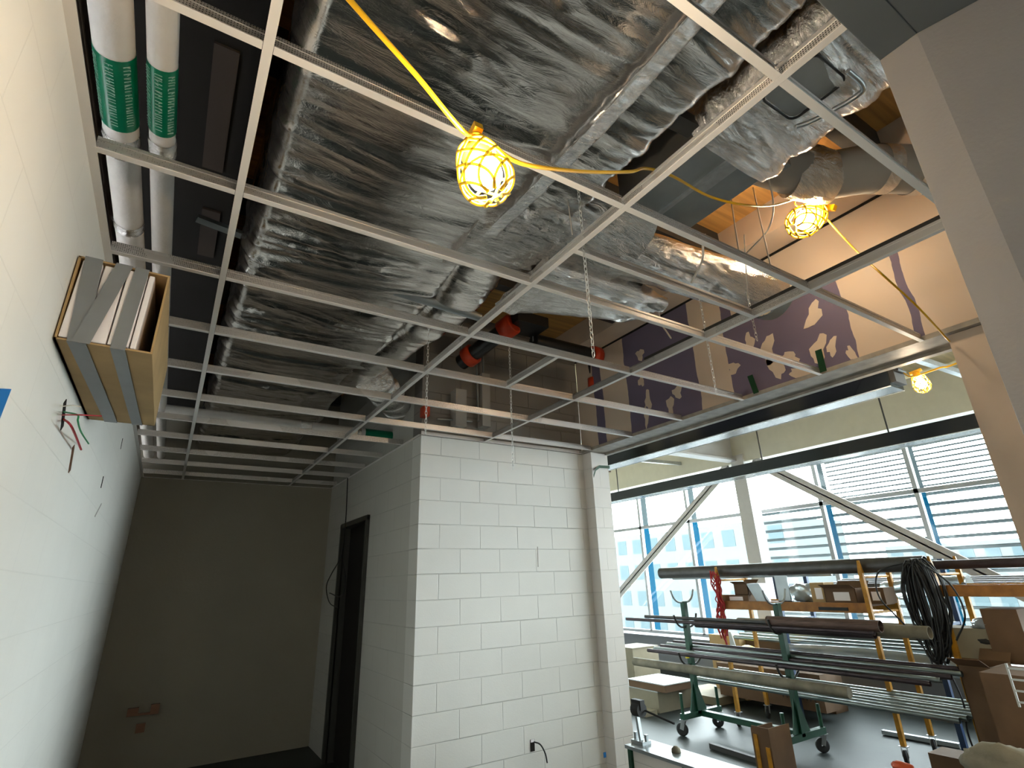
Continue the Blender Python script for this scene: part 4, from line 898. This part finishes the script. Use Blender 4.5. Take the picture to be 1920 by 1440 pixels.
# dark bar on the floor
tag(MB().bar(at(1333,1398,z=FZ+.03), at(1440,1432,z=FZ+.03), .05, .05).build('floor_bar', M['darksteel']), 'dark bar lying on the hall floor in front of the green cart', 'bar')
tag(MB().bar(at(1655,1372,z=FZ+.03), at(1800,1398,z=FZ+.03), .06, .04).build('floor_bar', M['galvdull']), 'grey rail lying on the floor behind the scaffold wheels', 'bar')
# --- things near the opening
def standbox():
    c = at(1436,1400,x=4.55); e = empty('open_box', (c.x,c.y,FZ), 'brown open box with yellow levels in it, at the lower edge of the photo', 'box')
    z1 = at(1436,1366,x=4.55).z; a = at(1410,1372,x=4.55).y; b = at(1438,1366,x=4.55).y
    MB().box((4.55,b,FZ), (4.56,a,z1)).box((4.55,b-.01,FZ), (4.85,b,z1)).box((4.55,a,FZ), (4.85,a+.01,z1-.02)).build('box_shell', M['carddark'], e)
    MB().bar((4.545,a-.03,FZ), (4.545,a-.03,z1-.06), .035, .008, (1,0,0)).build('yellow_level', M['scafyellow'], e)
    MB().bar((4.545,b+.02,FZ), (4.545,b+.02,z1-.14), .035, .008, (1,0,0)).build('yellow_level', M['scafyellow'], e)
standbox()
# white board cart at the foot of the opening
pc = empty('board_cart', (2.93,2.6,FZ), 'white board standing on edge in a green frame at the foot of the opening', 'cart')
ZT = -1.06
MB().box((2.86,1.9,FZ+.05), (2.90,3.16,ZT-.02)).build('white_board', M['pillar'], pc)
MB().box((2.84,1.9,ZT-.02), (3.06,3.17,ZT)).build('top_ledge', M['galvdull'], pc)
for y in (3.13, 2.66, 2.15): MB().bar((2.85,y,FZ), (2.85,y,ZT-.02), .03, .022, (1,0,0)).build('upright', M['cartgreen'], pc)
v_ = empty('chain_vise', (2.95,3.10,ZT), 'black chain vise head with hanging chain on the board cart ledge', 'vise')
cV = at(1197,1330,x=2.95)
MB().tube([cV+Vector((0,.035,0)), cV+Vector((0,-.035,0))], .045, 18).box(cV+Vector((-.02,-.045,0)), cV+Vector((.02,.045,.06))).build('vise_head', M['rubber'], v_)
MB().bar(cV+Vector((0,.02,-.02)), (2.95,cV.y,ZT), .02, .025, (1,0,0)).build('stem', M['galvdull'], v_)
MB().tube(smoothpath([cV+Vector((.02,-.02,0)), cV+Vector((.05,-.14,-.03)), cV+Vector((.06,-.26,-.05))], 6), .007, 8).build('lever', M['rubber'], v_)
MB().box((2.91,cV.y-.05,ZT), (2.99,cV.y+.06,ZT+.02)).bar((2.95,cV.y-.05,ZT+.02), (2.95,cV.y-.05,ZT+.06), .02, .02, (1,0,0)).bar((2.95,cV.y+.05,ZT+.02), (2.95,cV.y+.05,ZT+.06), .02, .02, (1,0,0)).build('clamp_base', M['galvdull'], v_)
tag(MB().lathe(at(1264,1412,z=ZT)+Vector((.02,0,0)), [(0,.0),(.03,0),(.028,.02),(.012,.035),(0,.035)], (0,0,1), 14).build('dust_cap', M['tanpipe']), 'small dusty cap lying on the board cart ledge', 'cap')
blobmesh(at(1905,1450,x=4.8), .22, (.6,1.2,.7), 'cloth', 'cream_cloth', 'cream cloth bundle at the lower right photo corner', 'cloth', 9)
blobmesh(at(1693,1438,x=5.6), .07, (.8,1.2,.5), 'orange', 'orange_scrap', 'orange red plastic piece at the lower photo edge beside a caster', 'scrap', 4)
